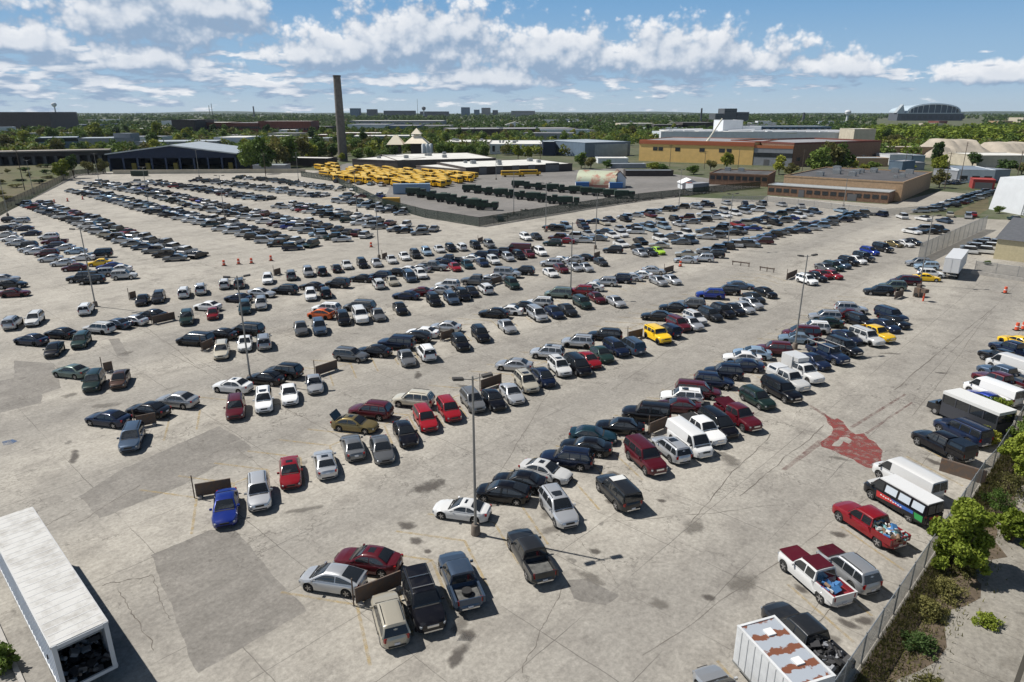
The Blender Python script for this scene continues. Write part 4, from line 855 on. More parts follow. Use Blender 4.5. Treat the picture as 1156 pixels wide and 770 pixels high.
# plant roofs with ducts behind the factory
r_ = bpx('process_plant', 'white process plant with silver ducts behind the yellow factory', 'building', 745, 168, 960, 170, 149, 70, WHITEW, WHITE_R, parapet=.6)
rr = random.Random(5); L = (Vector(G(960, 170))-Vector(G(745, 168))).length; hp = HT(745, 168, 151)
for i in range(46):
    x = rr.uniform(.02, .98)*L; y = rr.uniform(2, 60); q = rr.random()
    if q < .5: MB().tube([(x, y, hp+.8+rr.random()), (x+rr.uniform(5, 22), y+rr.uniform(-3, 3), hp+1.2+rr.random())], rr.uniform(.7, 1.7), 10).build('duct', mat('duct_silver', (.6, .61, .62), .4, .4), r_)
    else: MB().box((x, y, hp+1.2), (rr.uniform(2, 9), rr.uniform(2, 6), 2.8)).build('rooftop_unit', WHITEW, r_)
bpx('white_tower_block', 'white stepped windowless block above the process plant', 'building', 814, 166, 836, 166, 136, 30, wall('bright_white', (.62, .65, .69), .06), GREY_R)
bpx('white_tower_block', 'lower white step right of the tall windowless block', 'building', 836.4, 166, 857, 166, 143, 30, wall('bright_white', (.62, .65, .69), .06), GREY_R)
bpx('long_grey_hall', 'long grey-blue hall with a row of dark windows behind the process plant', 'building', 857.5, 163, 936, 163, 143, 40, BLUEG, METAL_R, windows=(12, 3, 2, 14))
bpx('white_hall', 'cream cube hall on the roof line right of the process plant', 'building', 961, 172, 985, 172, 146, 25, CREAM, WHITE_R)
# crane truck
cxy = Vector(G(784, 183)); r_ = thing('mobile_crane', 'mobile crane with raised cream boom before the yellow factory', 'crane', (*cxy, 0)); MB().box((0, 0, 1.6), (11, 2.6, 1.4)).box((-4.5, 0, 2.8), (2.2, 2.4, 1.6)).build('carrier', DARK, r_)
tip = HT(815, 184, 134); dx = G(815, 184)[0]-cxy.x
MB().tube([(1, 0, 2.6), (1+(dx-1)*.5, 0, 2.6+(tip-2.6)*.5)], .75, 8).tube([(1+(dx-1)*.45, 0, 2.6+(tip-2.6)*.45), (dx, 0, tip)], .45, 8).build('boom', mat('cream_paint', (.68, .64, .52), .5), r_)
for x in (-4, -2, 2, 4):
    for y in (-1.2, 1.2): MB().tube([(x, y-.2, .6), (x, y+.2, .6)], .6, 12).build('wheel', TYRE, r_)
# brown brick office and its flat-roofed hall
a, b = Vector(G(866, 220)), Vector(G(1002, 230)); h = HT(1002, 230, 217.5)
building('office_block', 'low brown brick office with a row of dark windows facing the parking lot', 'building', a, b, 9, h, BROWN, METAL_R, windows=(15, 2.0, 1.3, h*.55), doors=[(.3, 2, 2.6), (.72, 3, 2.4)], parapet=.25, band=mat('pale_fascia', (.36, .35, .33), .8))
nx = Vector((-(b-a).y, (b-a).x)).normalized(); a2, b2 = a+nx*9.3+(b-a)*.06, b+nx*9.3+(b-a)*.05; h2 = h+2.6
building('brick_hall', 'wide tan brick hall with dark flat roof and pale skylights', 'building', a2, b2, 55, h2, TAN, DARK_R, units=13, parapet=.5, band=TAN)
# dark-roofed brick office left of it
bpx('brick_office', 'brown office with dark flat roof between the compound and the brick hall', 'building', 800, 208, 866, 211, 196, 24, BROWN, DARK_R, windows=(9, 2, 1.6, 3), units=2, parapet=.5)
# quonset shed
a, b = Vector(G(650, 211)), Vector(G(677, 213)); w = 11.; h = HT(650, 211, 193); r_ = thing('quonset_shed', 'round-roofed pale green and rust quonset shed with a dark open end', 'shed', (*a, 0), 0); n = 14; L = (b-a).x
M_Q = mat('quonset_sheet', (.42, .45, .33), .6, .2, nscale=.25, col2=(.36, .17, .12), thr=(.5, .62)); Lq = 17.; rad = 6.0; vs = []
for x in (0, Lq):
    for i in range(n+1): t_ = math.pi*i/n; vs.append((x, rad-rad*math.cos(t_), 1.2+max(h-1.2, 4)*math.sin(t_)))
MB().add(vs, [(i, i+1, n+2+i, n+1+i) for i in range(n)]+[tuple(range(n+1))], 0, True).build('arched_roof', M_Q, r_); MB().box((Lq/2, .1, .6), (Lq, .3, 1.2)).box((Lq/2, 2*rad-.1, .6), (Lq, .3, 1.2)).build('side_wall', mat('red_oxide_wall', (.30, .14, .11), .8), r_)
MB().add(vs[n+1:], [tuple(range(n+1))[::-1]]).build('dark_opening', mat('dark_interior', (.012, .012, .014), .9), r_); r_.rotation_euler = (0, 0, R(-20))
bpx('gate_house', 'small white hut with brown steep roof beside the quonset shed', 'building', 692, 212, 706, 212, 201, 8, WHITEW, mat('brown_roof', (.10, .055, .04), .8), pitched=3.)
# warehouses in the middle distance
def W_(*a, **k): return bpx(*a, **k)
W_('warehouse', 'blue-grey metal warehouse with pale roof left of the yellow factory', 'building', 660, 177.5, 711, 175.5, 161.5, 55, BLUEG, METAL_R, parapet=.3)
W_('warehouse', 'pale blue end section of the metal warehouse', 'building', 639, 175, 659.6, 177.4, 162, 35, wall('pale_blue_metal', (.24, .31, .37)), METAL_R)
W_('warehouse', 'small dark blue shed right of the white depot roofs', 'building', 613, 176, 627, 176, 160.5, 25, BLUEW, METAL_R)
W_('market_hall', 'white-roofed hall with pale walls behind the depot', 'building', 553, 174, 613, 174, 163, 70, WHITEW, WHITE_R, windows=(7, 2, 4, 4), units=6)
W_('market_hall', 'flat white roof behind the hedge of trees near the silos', 'building', 503, 170, 553, 170, 160.5, 45, CREAM, WHITE_R, units=3)
W_('low_shed', 'low white canopy shed before the ochre factory', 'building', 675, 184.5, 709, 184.5, 179, 14, WHITEW, WHITE_R)
W_('low_shed', 'long thin grey canopy roof left of the crane', 'building', 690, 190, 729, 190, 185.5, 8, GREYW, METAL_R)
W_('low_shed', 'long thin pale canopy roof nearest the compound', 'building', 706, 199, 760, 199, 193, 7, DARKW, METAL_R)
W_('white_tent', 'white pitched tent roof by the compound corner', 'building', 770, 214, 789, 214, 207, 8, WHITEW, mat('tent_white', (.65, .65, .65), .7), pitched=1.6)
W_('shed', 'white-roofed open shed at the far edge left of the chimney', 'building', 320, 187, 370, 188, 178.5, 12, DARKW, WHITE_R)
W_('shed', 'grey lean-to shed beside the green trees at the far edge', 'building', 286, 195, 322, 195, 187, 10, GREYW, METAL_R)
W_('factory', 'white-roofed dark works beside the fence far left of the chimney', 'building', 243, 170, 279, 170, 155.5, 40, WHITEW, WHITE_R, windows=(6, 2, 2, 4))
W_('long_shed', 'long low grey shed roof right behind the blue shed', 'building', 155, 174, 246, 173, 160.5, 35, GREYW, METAL_R)
W_('works', 'blue-grey corrugated works building behind the viaduct', 'building', 46, 172, 90, 171, 156, 30, BLUEG, METAL_R, windows=(1, 30, 2.5, 9))
W_('works', 'taller grey metal works with conveyor housing behind the viaduct', 'building', 90.5, 171, 153, 170, 156.5, 30, GREYW, METAL_R)
W_('works', 'tall end tower of the grey metal works', 'building', 131, 170, 150, 170, 151, 14, GREYW, METAL_R)
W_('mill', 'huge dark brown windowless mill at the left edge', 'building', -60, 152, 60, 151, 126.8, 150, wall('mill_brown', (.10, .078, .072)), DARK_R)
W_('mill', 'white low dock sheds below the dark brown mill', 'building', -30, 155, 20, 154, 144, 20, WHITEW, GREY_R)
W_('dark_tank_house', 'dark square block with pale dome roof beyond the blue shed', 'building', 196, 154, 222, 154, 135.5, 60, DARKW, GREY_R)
W_('brick_mill', 'red brick mill with white roof edge beyond the blue shed', 'building', 221, 153, 256, 153, 138.5, 60, REDB, WHITE_R, windows=(14, 2.4, 3, 10))
W_('brick_mill', 'dark red brick mill with grey roof right of its white-roofed neighbour', 'building', 256.5, 153, 294, 153, 139, 60, REDB, GREY_R, windows=(16, 2.4, 3, 10))
W_('brick_mill', 'long red brick works with pale roof behind the trees left of the chimney', 'building', 293, 153, 352, 153, 137, 40, REDB, WHITE_R, windows=(20, 2.4, 3, 8))
W_('flat_works', 'brown flat works behind the trees left of the chimney', 'building', 344, 152, 372, 152, 143, 40, DARKW, GREY_R)
W_('flat_works', 'white flat works roof crossing behind the chimney', 'building', 355, 160, 384, 160, 152.5, 30, REDB, WHITE_R)
W_('distribution_shed', 'long white distribution shed right of the chimney', 'building', 393, 152, 436, 152, 140.8, 70, WHITEW, GREY_R)
W_('distribution_shed', 'pale blue end of the long white distribution shed', 'building', 436.5, 152, 473, 152, 142, 70, BLUEG, GREY_R)
W_('distribution_shed', 'distant pale grey sheds behind the white distribution shed', 'building', 395, 144, 500, 144, 136.5, 80, GREYW, WHITE_R)
W_('long_works', 'long dark works with cream gable beyond the pyramids', 'building', 474, 151, 508, 151, 142, 60, CREAM, GREY_R)
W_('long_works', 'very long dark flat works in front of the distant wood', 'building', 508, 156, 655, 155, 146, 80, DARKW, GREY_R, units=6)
W_('long_works', 'small white gabled building above the long dark works', 'building', 570, 147, 592, 147, 141, 30, WHITEW, WHITE_R, pitched=5)
W_('far_warehouse', 'distant white warehouse row above the yellow factory left end', 'building', 700, 146, 738, 146, 139.5, 60, CREAM, WHITE_R)
W_('far_warehouse', 'distant blue-white warehouse left above the yellow factory', 'building', 746, 160, 800, 160, 149.5, 50, wall('pale_blue_white', (.5, .56, .6)), WHITE_R)
W_('far_warehouse', 'distant brown block behind the white warehouse', 'building', 738, 150, 776, 150, 141, 40, DARKW, GREY_R)
W_('far_warehouse', 'dark works at the foot of the thin brick stack', 'building', 770, 150, 806, 150, 138.5, 50, DARKW, GREY_R)
# right-hand middle distance
W_('block_yard', 'tan block retaining wall below the gravel heaps', 'wall', 991, 177, 1052, 177, 166, 12, TAN, mat('gravel', (.36, .32, .27), .95, noise=.25, nscale=.3), parapet=0)
W_('low_office', 'white low workshop behind the brick hall', 'building', 1003, 186, 1028, 186, 175, 16, WHITEW, GREY_R)
W_('low_office', 'pale blue workshop end right of the white low workshop', 'building', 1029, 186, 1043, 186, 176, 16, wall('pale_blue_metal', (.24, .31, .37)), GREY_R)
W_('low_office', 'grey workshop with long flat roof behind the brick hall trees', 'building', 966, 188, 1002, 188, 179, 14, TAN, METAL_R)
W_('low_office', 'dark blue cube building behind the brick hall', 'building', 1002, 196, 1017, 197, 182, 14, BLUEG, GREY_R)
W_('low_office', 'small grey-blue hut right of the dark blue cube', 'building', 1027, 192, 1043, 192, 184, 12, GREYW, GREY_R)
W_('repair_garage', 'white garage wall with long blue-grey flat roof', 'building', 1080, 206, 1121, 207, 192, 26, WHITEW, mat('slate_blue_roof', (.16, .20, .25), .8), windows=(3, 3, 2, 2))
W_('long_flat_block', 'long blue-grey flat roof left of the white garage', 'building', 1052, 203, 1079, 206, 191, 30, GREYW, mat('slate_blue_roof', (.16, .20, .25), .8))
W_('far_flat_block', 'pale flat-roofed sheds under the gravel heaps', 'building', 1104, 189, 1175, 189, 176, 30, CREAM, WHITE_R)
r_ = W_('red_canopy', 'red flat canopy shop front beside the white fabric hall', 'building', 1097, 213, 1122, 214, 203, 10, mat('red_wall', (.30, .04, .035), .7), mat('red_roof', (.36, .06, .05), .7), doors=[(.5, 6, 2.6)])
# white fabric hall at the right edge
a = Vector(G(1116, 236)); b = Vector(G(1200, 252)); hA = HT(1116, 236, 196); L = (b-a).length; r_ = thing('fabric_hall', 'big white fabric hall with sloping walls at the right edge', 'building', (*a, 0), math.atan2((b-a).y, (b-a).x)); FOOT.append((a, b, a+Vector((10, 40)), b+Vector((10, 40))))
FAB = mat('white_fabric', (.58, .60, .62), .55, noise=.06, nscale=.3); dp = 34; q = .9
MB().add([(0, 0, 0), (L, 0, 0), (L, dp, 0), (0, dp, 0), (q, q, hA-1), (L-q, q, hA-1), (L-q, dp-q, hA-1), (q, dp-q, hA-1), (q+3, dp/2, hA+.3), (L-q-3, dp/2, hA+.3)], [(0, 1, 5, 4), (1, 2, 6, 5), (2, 3, 7, 6), (3, 0, 4, 7), (4, 5, 9, 8), (6, 7, 8, 9), (5, 6, 9), (7, 4, 8)]).build('fabric_skin', FAB, r_)
for x in (14, 14.9): MB().tube([(x, -.1, 0), (x, q*.98-.15, hA-1)], .07, 6).build('ladder_rail', STEEL, r_)
for i in range(20): t_ = (i+.5)/20; MB().box((14.45, t_*q-.15, t_*(hA-1)), (.9, .06, .06)).build('ladder_rung', STEEL, r_)
# tan corrugated shed at the right edge
a, b = Vector(G(1121, 292)), Vector(G(1185, 300)); building('corrugated_shed', 'tan corrugated shed with dark roof at the right edge', 'building', a, b, 26, HT(1121, 292, 269.5), mat('tan_corrugated', (.46, .40, .25), .6, noise=.12, nscale=2.), mat('slate_roof', (.09, .095, .105), .8, noise=.2), pitched=-3.2)
# viaduct at the left
a, b = Vector(G(-70, 189)), Vector(G(126, 184)); L = (b-a).length; h = HT(60, 187, 171); r_ = thing('viaduct', 'dark concrete viaduct with pale deck edge at the left', 'bridge', (*a, 0), math.atan2((b-a).y, (b-a).x))
MB().box((L/2, 6, h-.4), (L, 12.4, .8)).build('deck', mat('pale_deck', (.27, .24, .21), .85), r_); MB().box((L/2, 6, h-2.), (L, 10, 2.4)).build('girder', DARKW, r_); MB().box((L/2, 9, (h-3.2)/2), (L, .6, h-3.2)).build('abutment_wall', DARKW, r_)
for i in range(14): MB().box((6+i*(L-12)/13, 4, (h-3.2)/2), (1.6, 6, h-3.2)).build('pier', mat('pier_concrete', (.10, .095, .09), .9), r_)
# skyline
def sky(name, lb, cat, x0, x1, yt, D, m, depth=60):
    X0, X1 = [(x-578)/FPX*D*math.cos(PITCH) for x in (x0, x1)]; h = CAM_H+(126-yt)/FPX*D*.97; return building(name, lb, cat, (X0, D), (X1, D), depth, h, m, GREY_R, parapet=0, windows=(max(3, int((x1-x0)*.7)), (X1-X0)/((x1-x0)*1.4), 3.2, h-7))
FARB = wall('distant_glass', (.08, .14, .2)); FARG = wall('distant_stone', (.22, .22, .22)); FARD = wall('distant_dark', (.07, .08, .09))
for nm, lb, x0, x1, yt, D, m in [('office_tower', 'blue glass office tower on the horizon right of the radio mast', 520.5, 530, 121.5, 4600, FARB), ('office_tower', 'low bluish block right of the glass tower on the horizon', 535, 541, 124, 4600, FARB), ('office_tower', 'grey twin-block tower on the horizon', 543.5, 553.5, 122, 4600, FARG),
        ('hospital_wing', 'long pale hospital range on the horizon', 577, 604, 125.2, 4300, FARG), ('hospital_wing', 'dark block left of the pale hospital range', 556, 562, 124.4, 4400, FARD), ('long_far_block', 'long dark flat building on the horizon right of the chimney', 433, 468, 125, 4200, FARD), ('long_far_block', 'second dark flat building on the horizon below the mast', 474, 506, 125.8, 4200, FARD),
        ('far_block', 'blue-grey block on the horizon just right of the chimney', 395, 405, 122.5, 3800, FARB), ('far_block', 'pair of stepped blocks on the horizon right of the chimney', 414, 424, 123.5, 3800, FARD), ('apartment_block', 'dark stepped apartment block above the white tower block', 818, 832, 122.8, 1900, FARD), ('apartment_block', 'lower right wing of the dark apartment block', 832.5, 846, 126.5, 1900, FARD), ('apartment_block', 'lower left wing of the dark apartment block', 808, 817.5, 128, 1900, FARD)]:
    sky(nm, lb, 'building', x0, x1, yt, D, m)
def stack(name, lb, cat, x, yt, D, rad, m):
    X = (x-578)/FPX*D*math.cos(PITCH); h = CAM_H+(126-yt)/FPX*D*.97; r_ = thing(name, lb, cat, (X, D, 0)); MB().tube([(0, 0, 0), (0, 0, h)], [rad, rad*.75], 12).build('shaft', m, r_); return r_, h
stack('brick_stack', 'thin dark brick stack left of the apartment block', 'chimney', 792, 122.5, 1700, 2.6, FARD)
stack('brick_stack', 'small dark tower on the horizon right of the grey hall', 'chimney', 908, 127, 2000, 4, FARD)
stack('radio_mast', 'thin radio mast on the horizon', 'mast', 471.5, 113, 4300, 1.2, FARD); stack('church_tower', 'thin tower on the horizon left of the chimney', 'tower', 286.5, 120.5, 3500, 4, FARD)
stack('radio_mast', 'pair of short masts on the horizon, the left one', 'mast', 236.5, 119.5, 3600, 1.6, FARD); stack('radio_mast', 'pair of short masts on the horizon, the taller right one', 'mast', 239.5, 117.5, 3600, 1.6, FARD)
for x, yt, D, rad, lb in [(62.5, 116.5, 3000, 10, 'pale mushroom water tower on the left horizon'), (957.5, 124.8, 2000, 8.5, 'white water tower on the right horizon'), (478.5, 120.5, 4200, 12, 'dark water tower beside the radio mast')]:
    r_, h = stack('water_tower', lb, 'water tower', x, yt+2, D, 3.4, WHITEW); MB().tube([(0, 0, h-rad*1.0), (0, 0, h-rad*.5), (0, 0, h+rad*.15), (0, 0, h+rad*.55), (0, 0, h+rad*.75)], [rad*.35, rad*.9, rad, rad*.75, rad*.1], 18).build('tank', WHITEW if x != 478.5 else FARD, r_)
# stadium with fan roof
D = 2500; X0, X1 = [(x-578)/FPX*D*math.cos(PITCH) for x in (1024, 1085)]; w = X1-X0; r_ = thing('stadium', 'distant stadium with a big arched roof and dark glass front', 'stadium', ((X0+X1)/2, D, 0)); n = 24; hh = CAM_H+8.5/FPX*D; base = 26
def arch(k, y, e): return [(-w/2*k*math.cos(math.pi*i/n), y, base+(hh-base)*e*math.sin(math.pi*i/n)**.8) for i in range(n+1)]
A0, A1, A2, A3 = arch(1, 0, 1), arch(.93, -2, .86), arch(.90, 3, .80), arch(1, 120, .8)
strip = lambda a, b: [(i, i+1, n+2+i, n+1+i) for i in range(n)]
MB().add(A0+A1, strip(0, 0), 0, True).add(A0+A3, [f[::-1] for f in strip(0, 0)], 0, True).build('roof', mat('stadium_roof', (.38, .46, .52), .6), r_)
MB().add(A1+A2, strip(0, 0), 0, True).build('truss', STEEL, r_)
MB().add(arch(.90, 3, .80)+[(-w/2*.90*math.cos(math.pi*i/n), 3, base) for i in range(n+1)], [f[::-1] for f in strip(0, 0)]).build('glass_front', mat('stadium_glass', (.05, .075, .11), .3), r_)
MB().box((-10, 30, base/2), (w*1.22, 60, base)).build('wall', mat('stadium_brick', (.09, .10, .12), .9), r_); MB().box((-10, -1, base-1.5), (w*1.24, 3, 3)).build('concourse_band', METAL_R, r_)
for i in range(12): MB().box((-w*.55+i*w*.1, -.4, base*.45), (w*.06, 1.4, base*.4)).build('arcade_opening', FARD, r_)
MB().add([(-w/2-34, 5, base), (-w/2-4, 5, base), (-w/2-14, 5, hh-4), (-w/2-34, 25, base), (-w/2-4, 25, base), (-w/2-14, 25, hh-4)], [(0, 1, 2), (5, 4, 3), (0, 2, 5, 3), (1, 4, 5, 2)]).build('side_fin', METAL_R, r_)
building('stadium_garage', 'pale concrete parking deck before the distant stadium', 'building', ((X0+X1)/2-40, 2000), ((X0+X1)/2+70, 2000), 60, 14, CREAM, GREY_R)
for i in range(13):
    t_ = math.pi*(i+.5)/13; x_ = -w/2*.95*math.cos(t_); z_ = base+(hh-base)*.93*math.sin(t_)**.8; MB().box((x_, -3, (base+z_)/2), (1.6, 1.2, z_-base)).build('roof_rib', METAL_R, r_)
# gravel heaps
GRAV = mat('gravel_heap', (.34, .30, .245), .95, noise=.22, nscale=.12, bump=.3)
def heap(lb, x0, x1, yb, yt, depth):
    a, b = Vector(G(x0, yb)), Vector(G(x1, yb)); L = (b-a).length; h = HT(x0, yb, yt); nx, ny = 26, 10; rg = random.Random(int(x0)); vs = []
    pr = [rg.uniform(.75, 1.) for _ in range(nx+1)]
    for i in range(nx+1):
        for j in range(ny+1):
            s, t_ = i/nx, j/ny; z = h*max(0, min(1., 3.6*min(s, 1-s)))*min(1., 1.6*max(0, 1-abs(2*t_-1)))*(.5*pr[i]+.5*pr[max(0, i-1)]); vs.append((s*L, t_*depth+rg.uniform(-.3, .3), z))
    return tag(MB().add(vs, [(i*(ny+1)+j, (i+1)*(ny+1)+j, (i+1)*(ny+1)+j+1, i*(ny+1)+j+1) for i in range(nx) for j in range(ny)], 0, True).build('gravel_heap', GRAV, None, (a.x, a.y, 0), math.atan2((b-a).y, (b-a).x)), lb, 'gravel heap')
heap('largest pale gravel heap at the right, before the green wood', 1066, 1136, 176, 157, 60); heap('pale gravel heap running out at the right edge', 1128, 1190, 176, 160, 50); heap('low brown gravel heap left of the largest one', 1048, 1096, 178, 165, 30)
# ------------------------------------------------------------------ trees placed one by one
for key, x, yb, yt, w, lb in [('pale0', 72, 203, 177, 11, 'bright yellow-green bush tree below the viaduct'), ('dusky0', 84, 201, 177, 9, 'dark green tree right of the bright yellow-green bush'), ('olive0', 117, 196, 177, 8, 'olive tree between the fence corner and the blue shed'), ('olive1', 100, 197, 178, 8, 'thin brownish tree at the fence corner'),
        ('pale1', 108, 163, 136, 26, 'big yellow-green tree above the grey works'), ('broad0', 92, 165, 143, 16, 'green tree left of the big yellow-green one'), ('pale2', 30, 167, 146, 18, 'yellowish tree behind the viaduct at the left'), ('pale0', 10, 168, 150, 18, 'low yellowish tree at the left edge'), ('broad2', 62, 166, 144, 16, 'mid green tree behind the grey works roof'),
        ('pale2', 181, 164, 135.5, 18, 'tall yellow-green tree behind the long grey shed'), ('pale1', 212, 162, 142, 14, 'round yellow-green tree right of the tall one'), ('olive2', 154, 161, 145, 14, 'olive tree left of the tall yellow-green one'),
        ('broad1', 284, 193, 160, 14, 'green tree right of the blue shed'), ('broad2', 298, 192, 155, 16, 'dense green tree left in the clump by the white shed'), ('olive0', 313, 190, 150, 18, 'tall brownish tree in the clump left of the chimney'), ('broad0', 327, 188, 152, 18, 'broad green tree in the middle of the clump'), ('dusky1', 300, 196, 172, 10, 'dark low tree at the foot of the clump'), ('olive2', 342, 183, 152, 16, 'olive tree at the right end of the clump'), ('pale0', 352, 182, 158, 13, 'yellow-green tree before the chimney clump'),
        ('broad1', 362, 180, 159, 13, 'green tree left of the chimney foot'), ('dusky2', 375, 180, 160, 12, 'dark tree just left of the chimney'), ('broad1', 402, 173, 155, 14, 'green tree just right of the chimney'), ('olive0', 415, 172, 152, 16, 'olive tree right of the chimney'), ('broad0', 430, 172, 154, 15, 'green tree left of the small pyramid roof'), ('dusky0', 445, 182, 166, 11, 'dark tree below the small pyramid roof'), ('broad2', 418, 181, 166, 12, 'low green tree behind the depot wing'), ('broad1', 404, 181, 167, 11, 'low bush tree beside the depot wing'), ('broad0', 434, 182, 167, 11, 'low green tree left of the pyramids'),
        ('broad1', 497, 178, 160, 12, 'hedge tree right of the silos'), ('broad2', 508, 178, 161, 12, 'second hedge tree right of the silos'), ('broad0', 520, 179, 162, 12, 'third hedge tree right of the silos'), ('broad1', 533, 179, 163, 12, 'fourth hedge tree right of the silos'), ('broad2', 546, 180, 163, 11, 'last hedge tree right of the silos'), ('pale2', 585, 180, 162, 10, 'small leafy tree before the white hall'), ('pale0', 596, 180, 163, 9, 'thin tree beside the white hall'),
        ('broad0', 656, 190, 171, 10, 'tree before the blue-grey warehouse'), ('olive1', 667, 191, 174, 8, 'thin brown tree before the blue-grey warehouse'), ('broad1', 685, 190, 180, 8, 'low bush by the white canopy shed'), ('pale1', 737, 194, 182, 12, 'low yellow-green bush by the thin canopy roof'), ('broad2', 749, 195, 185, 9, 'low green bush right of the yellow-green one'),
        ('broad0', 783, 197, 186, 9, 'round bush in front of the crane'), ('olive1', 802, 192, 178, 8, 'bare olive tree right of the crane'), ('pale1', 820, 192, 170, 10, 'slim green tree before the yellow factory'), ('pale2', 879, 197, 174, 10, 'yellow-green tree before the grey office wing'), ('olive0', 893, 199, 182, 9, 'olive tree beside the grey office wing'),
        ('broad1', 925, 197, 166, 16, 'large green tree left in the group before the dark annex'), ('olive2', 936, 195, 158, 16, 'tallest reddish-green tree before the dark annex'), ('broad2', 949, 194, 163, 15, 'large green tree right in the group before the dark annex'), ('pale0', 961, 193, 177, 9, 'small bright tree right of the annex group'), ('broad0', 986, 193, 182, 10, 'green bush behind the brick hall'), ('pale1', 975, 194, 184, 8, 'small pale bush behind the brick hall'), ('pale2', 1026, 193, 182, 8, 'small tree behind the dark blue cube'),
        ('dusky1', 1056, 190, 160, 11, 'dark tall tree before the gravel heaps'), ('pale1', 1058, 202, 172, 12, 'pale green tree before the long flat roof'), ('olive0', 1060, 212, 188, 9, 'thin pale tree at the corner of the brick hall'), ('dusky0', 1097, 189, 173.5, 12, 'dark conifer-like tree under the gravel heap'), ('dusky2', 1135, 200, 178.5, 14, 'dark tree left of the white fabric hall top'), ('olive2', 1153, 197, 183, 10, 'olive tree at the right edge'), ('broad0', 1128, 241, 232, 4, 'bush at the foot of the white fabric hall'), ('broad1', 1115, 299, 294, 2, 'low weeds at the foot of the tan shed')]:
    x_, y_ = G(x, yb); tree(key, x_, y_, HT(x, yb, yt), lb, w=w*.9)
# scattered trees between the buildings of the middle distance
def blocked(x, y, g=4):
    for a, b, c, d in FOOT:
        u = b-a; L = u.length; u = u/L; q = Vector((x, y))-a; s = q.dot(u); n = Vector((-u.y, u.x)); t = q.dot(n); dp = (c-a).dot(n)
        if -g < s < L+g and -g < t < dp+g: return True
    return False
rs2 = random.Random(44); ns_ = 0
while ns_ < 60:
    D = math.exp(rs2.uniform(math.log(560), math.log(2300))); x = D*rs2.uniform(-.70, .70); px = 578+x/D*FPX/.948; w_ = rs2.uniform(18, 70); 
    if blocked(x, D, 12) or blocked(x+w_, D+20, 12) or (690 < px < 1010 and D < 800) or (980 < px and D < 1150) or (380 < px < 700 and D < 620): continue
    wm = rs2.choice([WHITEW, CREAM, GREYW, REDB, BLUEG, TAN, WHITEW]); rm = rs2.choice([WHITE_R, WHITE_R, GREY_R, METAL_R])
    building('distant_shed', 'distant flat-roofed shed showing among the far trees', 'building', (x, D), (x+w_, D+rs2.uniform(-8, 8)), rs2.uniform(15, 40), rs2.uniform(5, 10), wm, rm, group='sheds among the far trees', parapet=.3); ns_ += 1
WOODP = mat('pole_wood', (.11, .085, .065), .9)
for x, yb, yt, lb in [(1083, 208, 160, 'wooden utility pole beside the white garage'), (1066, 214, 172, 'wooden utility pole at the brick hall corner'), (756, 188, 163, 'utility pole before the left half of the yellow factory'), (833, 190, 168, 'utility pole before the right half of the yellow factory'), (795, 191, 170, 'utility pole right of the crane'), (1020, 196, 170, 'utility pole behind the brick hall'), (905, 196, 168, 'utility pole beside the grey office wing'), (660, 200, 178, 'utility pole behind the truck yard'), (610, 186, 160, 'utility pole at the depot hall'), (300, 199, 172, 'utility pole by the green clump at the far edge'), (28, 215, 168, 'utility pole on the grassy bank at left'), (1145, 214, 170, 'utility pole behind the white fabric hall')]:
    h = HT(x, yb, yt); r_ = thing('utility_pole', lb, 'utility pole', (*G(x, yb), 0), rs2.uniform(0, 3)); MB().tube([(0, 0, 0), (0, 0, h)], [.17, .11], 8).build('pole', WOODP, r_); MB().box((0, 0, h-.6), (2.4, .14, .14)).box((0, 0, h-1.4), (1.8, .14, .14)).build('crossarm', WOODP, r_)
rt = random.Random(21); keys = list(TREEP); cnt = 0
while cnt < 270:
    D = rt.uniform(470, 1150); az = rt.uniform(-.70, .70); x, y = D*math.tan(az), D
    px = 578+x/y*FPX/.948
    if blocked(x, y) or (690 < px < 1000 and D < 760) or (1045 < px and D < 640) or (390 < px < 690 and D < 560): continue
    k = rt.choice(keys); lb = {'broad': 'mid green tree scattered among the distant works', 'pale0': '', 'duskx': ''}.get(k[:5], '')
    lb = {'broa': 'mid green tree among the works between lot and horizon', 'pale': 'yellow-green tree among the works between lot and horizon', 'dusk': 'dark green tree among the works between lot and horizon', 'oliv': 'olive tree among the works between lot and horizon'}[k[:4]]
    tree(k, x, y, rt.uniform(8, 15), lb, 'trees scattered among the distant works'); cnt += 1
# the far woods read as one mass
def wood(name, n, d0, d1, azr, hr, quads, size, leaf, seed, test=None, zf=None):
    rng = np.random.default_rng(seed); out = []; k = 0
    base = [leaf_cloud(crown_lobes(10, 10, 1.0, rng, 7), quads, size, rng) for _ in range(6)]
    while k < n:
        D = math.exp(rng.uniform(math.log(d0), math.log(d1))); az = rng.uniform(*azr); x, y = D*math.tan(az), D
        k += 1
        if blocked(x, y, 2) or (test and not test(x, y)): continue
        if 1180 < D < 2900 and 990 < 578+x/y*FPX/.948 < 1112: continue
        s = rng.uniform(*hr)/10; a = rng.uniform(0, 6.28); P = base[rng.integers(6)]; c, s_ = math.cos(a), math.sin(a)
        Q = np.empty_like(P); wf = rng.uniform(1., 1.5); Q[:, 0] = (P[:, 0]*c-P[:, 1]*s_)*s*wf+x; Q[:, 1] = (P[:, 0]*s_+P[:, 1]*c)*s*wf+y; Q[:, 2] = P[:, 2]*s
        out.append(Q)
    o = link(name, quads_mesh(name, np.concatenate(out), LEAF[leaf])); struct(o, 'stuff'); return o
noise2 = lambda x, y: math.sin(x*.006+1.3)*math.cos(y*.0047)+.6*math.sin(x*.017+y*.011)
wood('far_wood', 2600, 900, 2600, (-.72, .72), (8, 13), 90, .85, 'mid', 1, lambda x, y: noise2(x, y) > -.55)
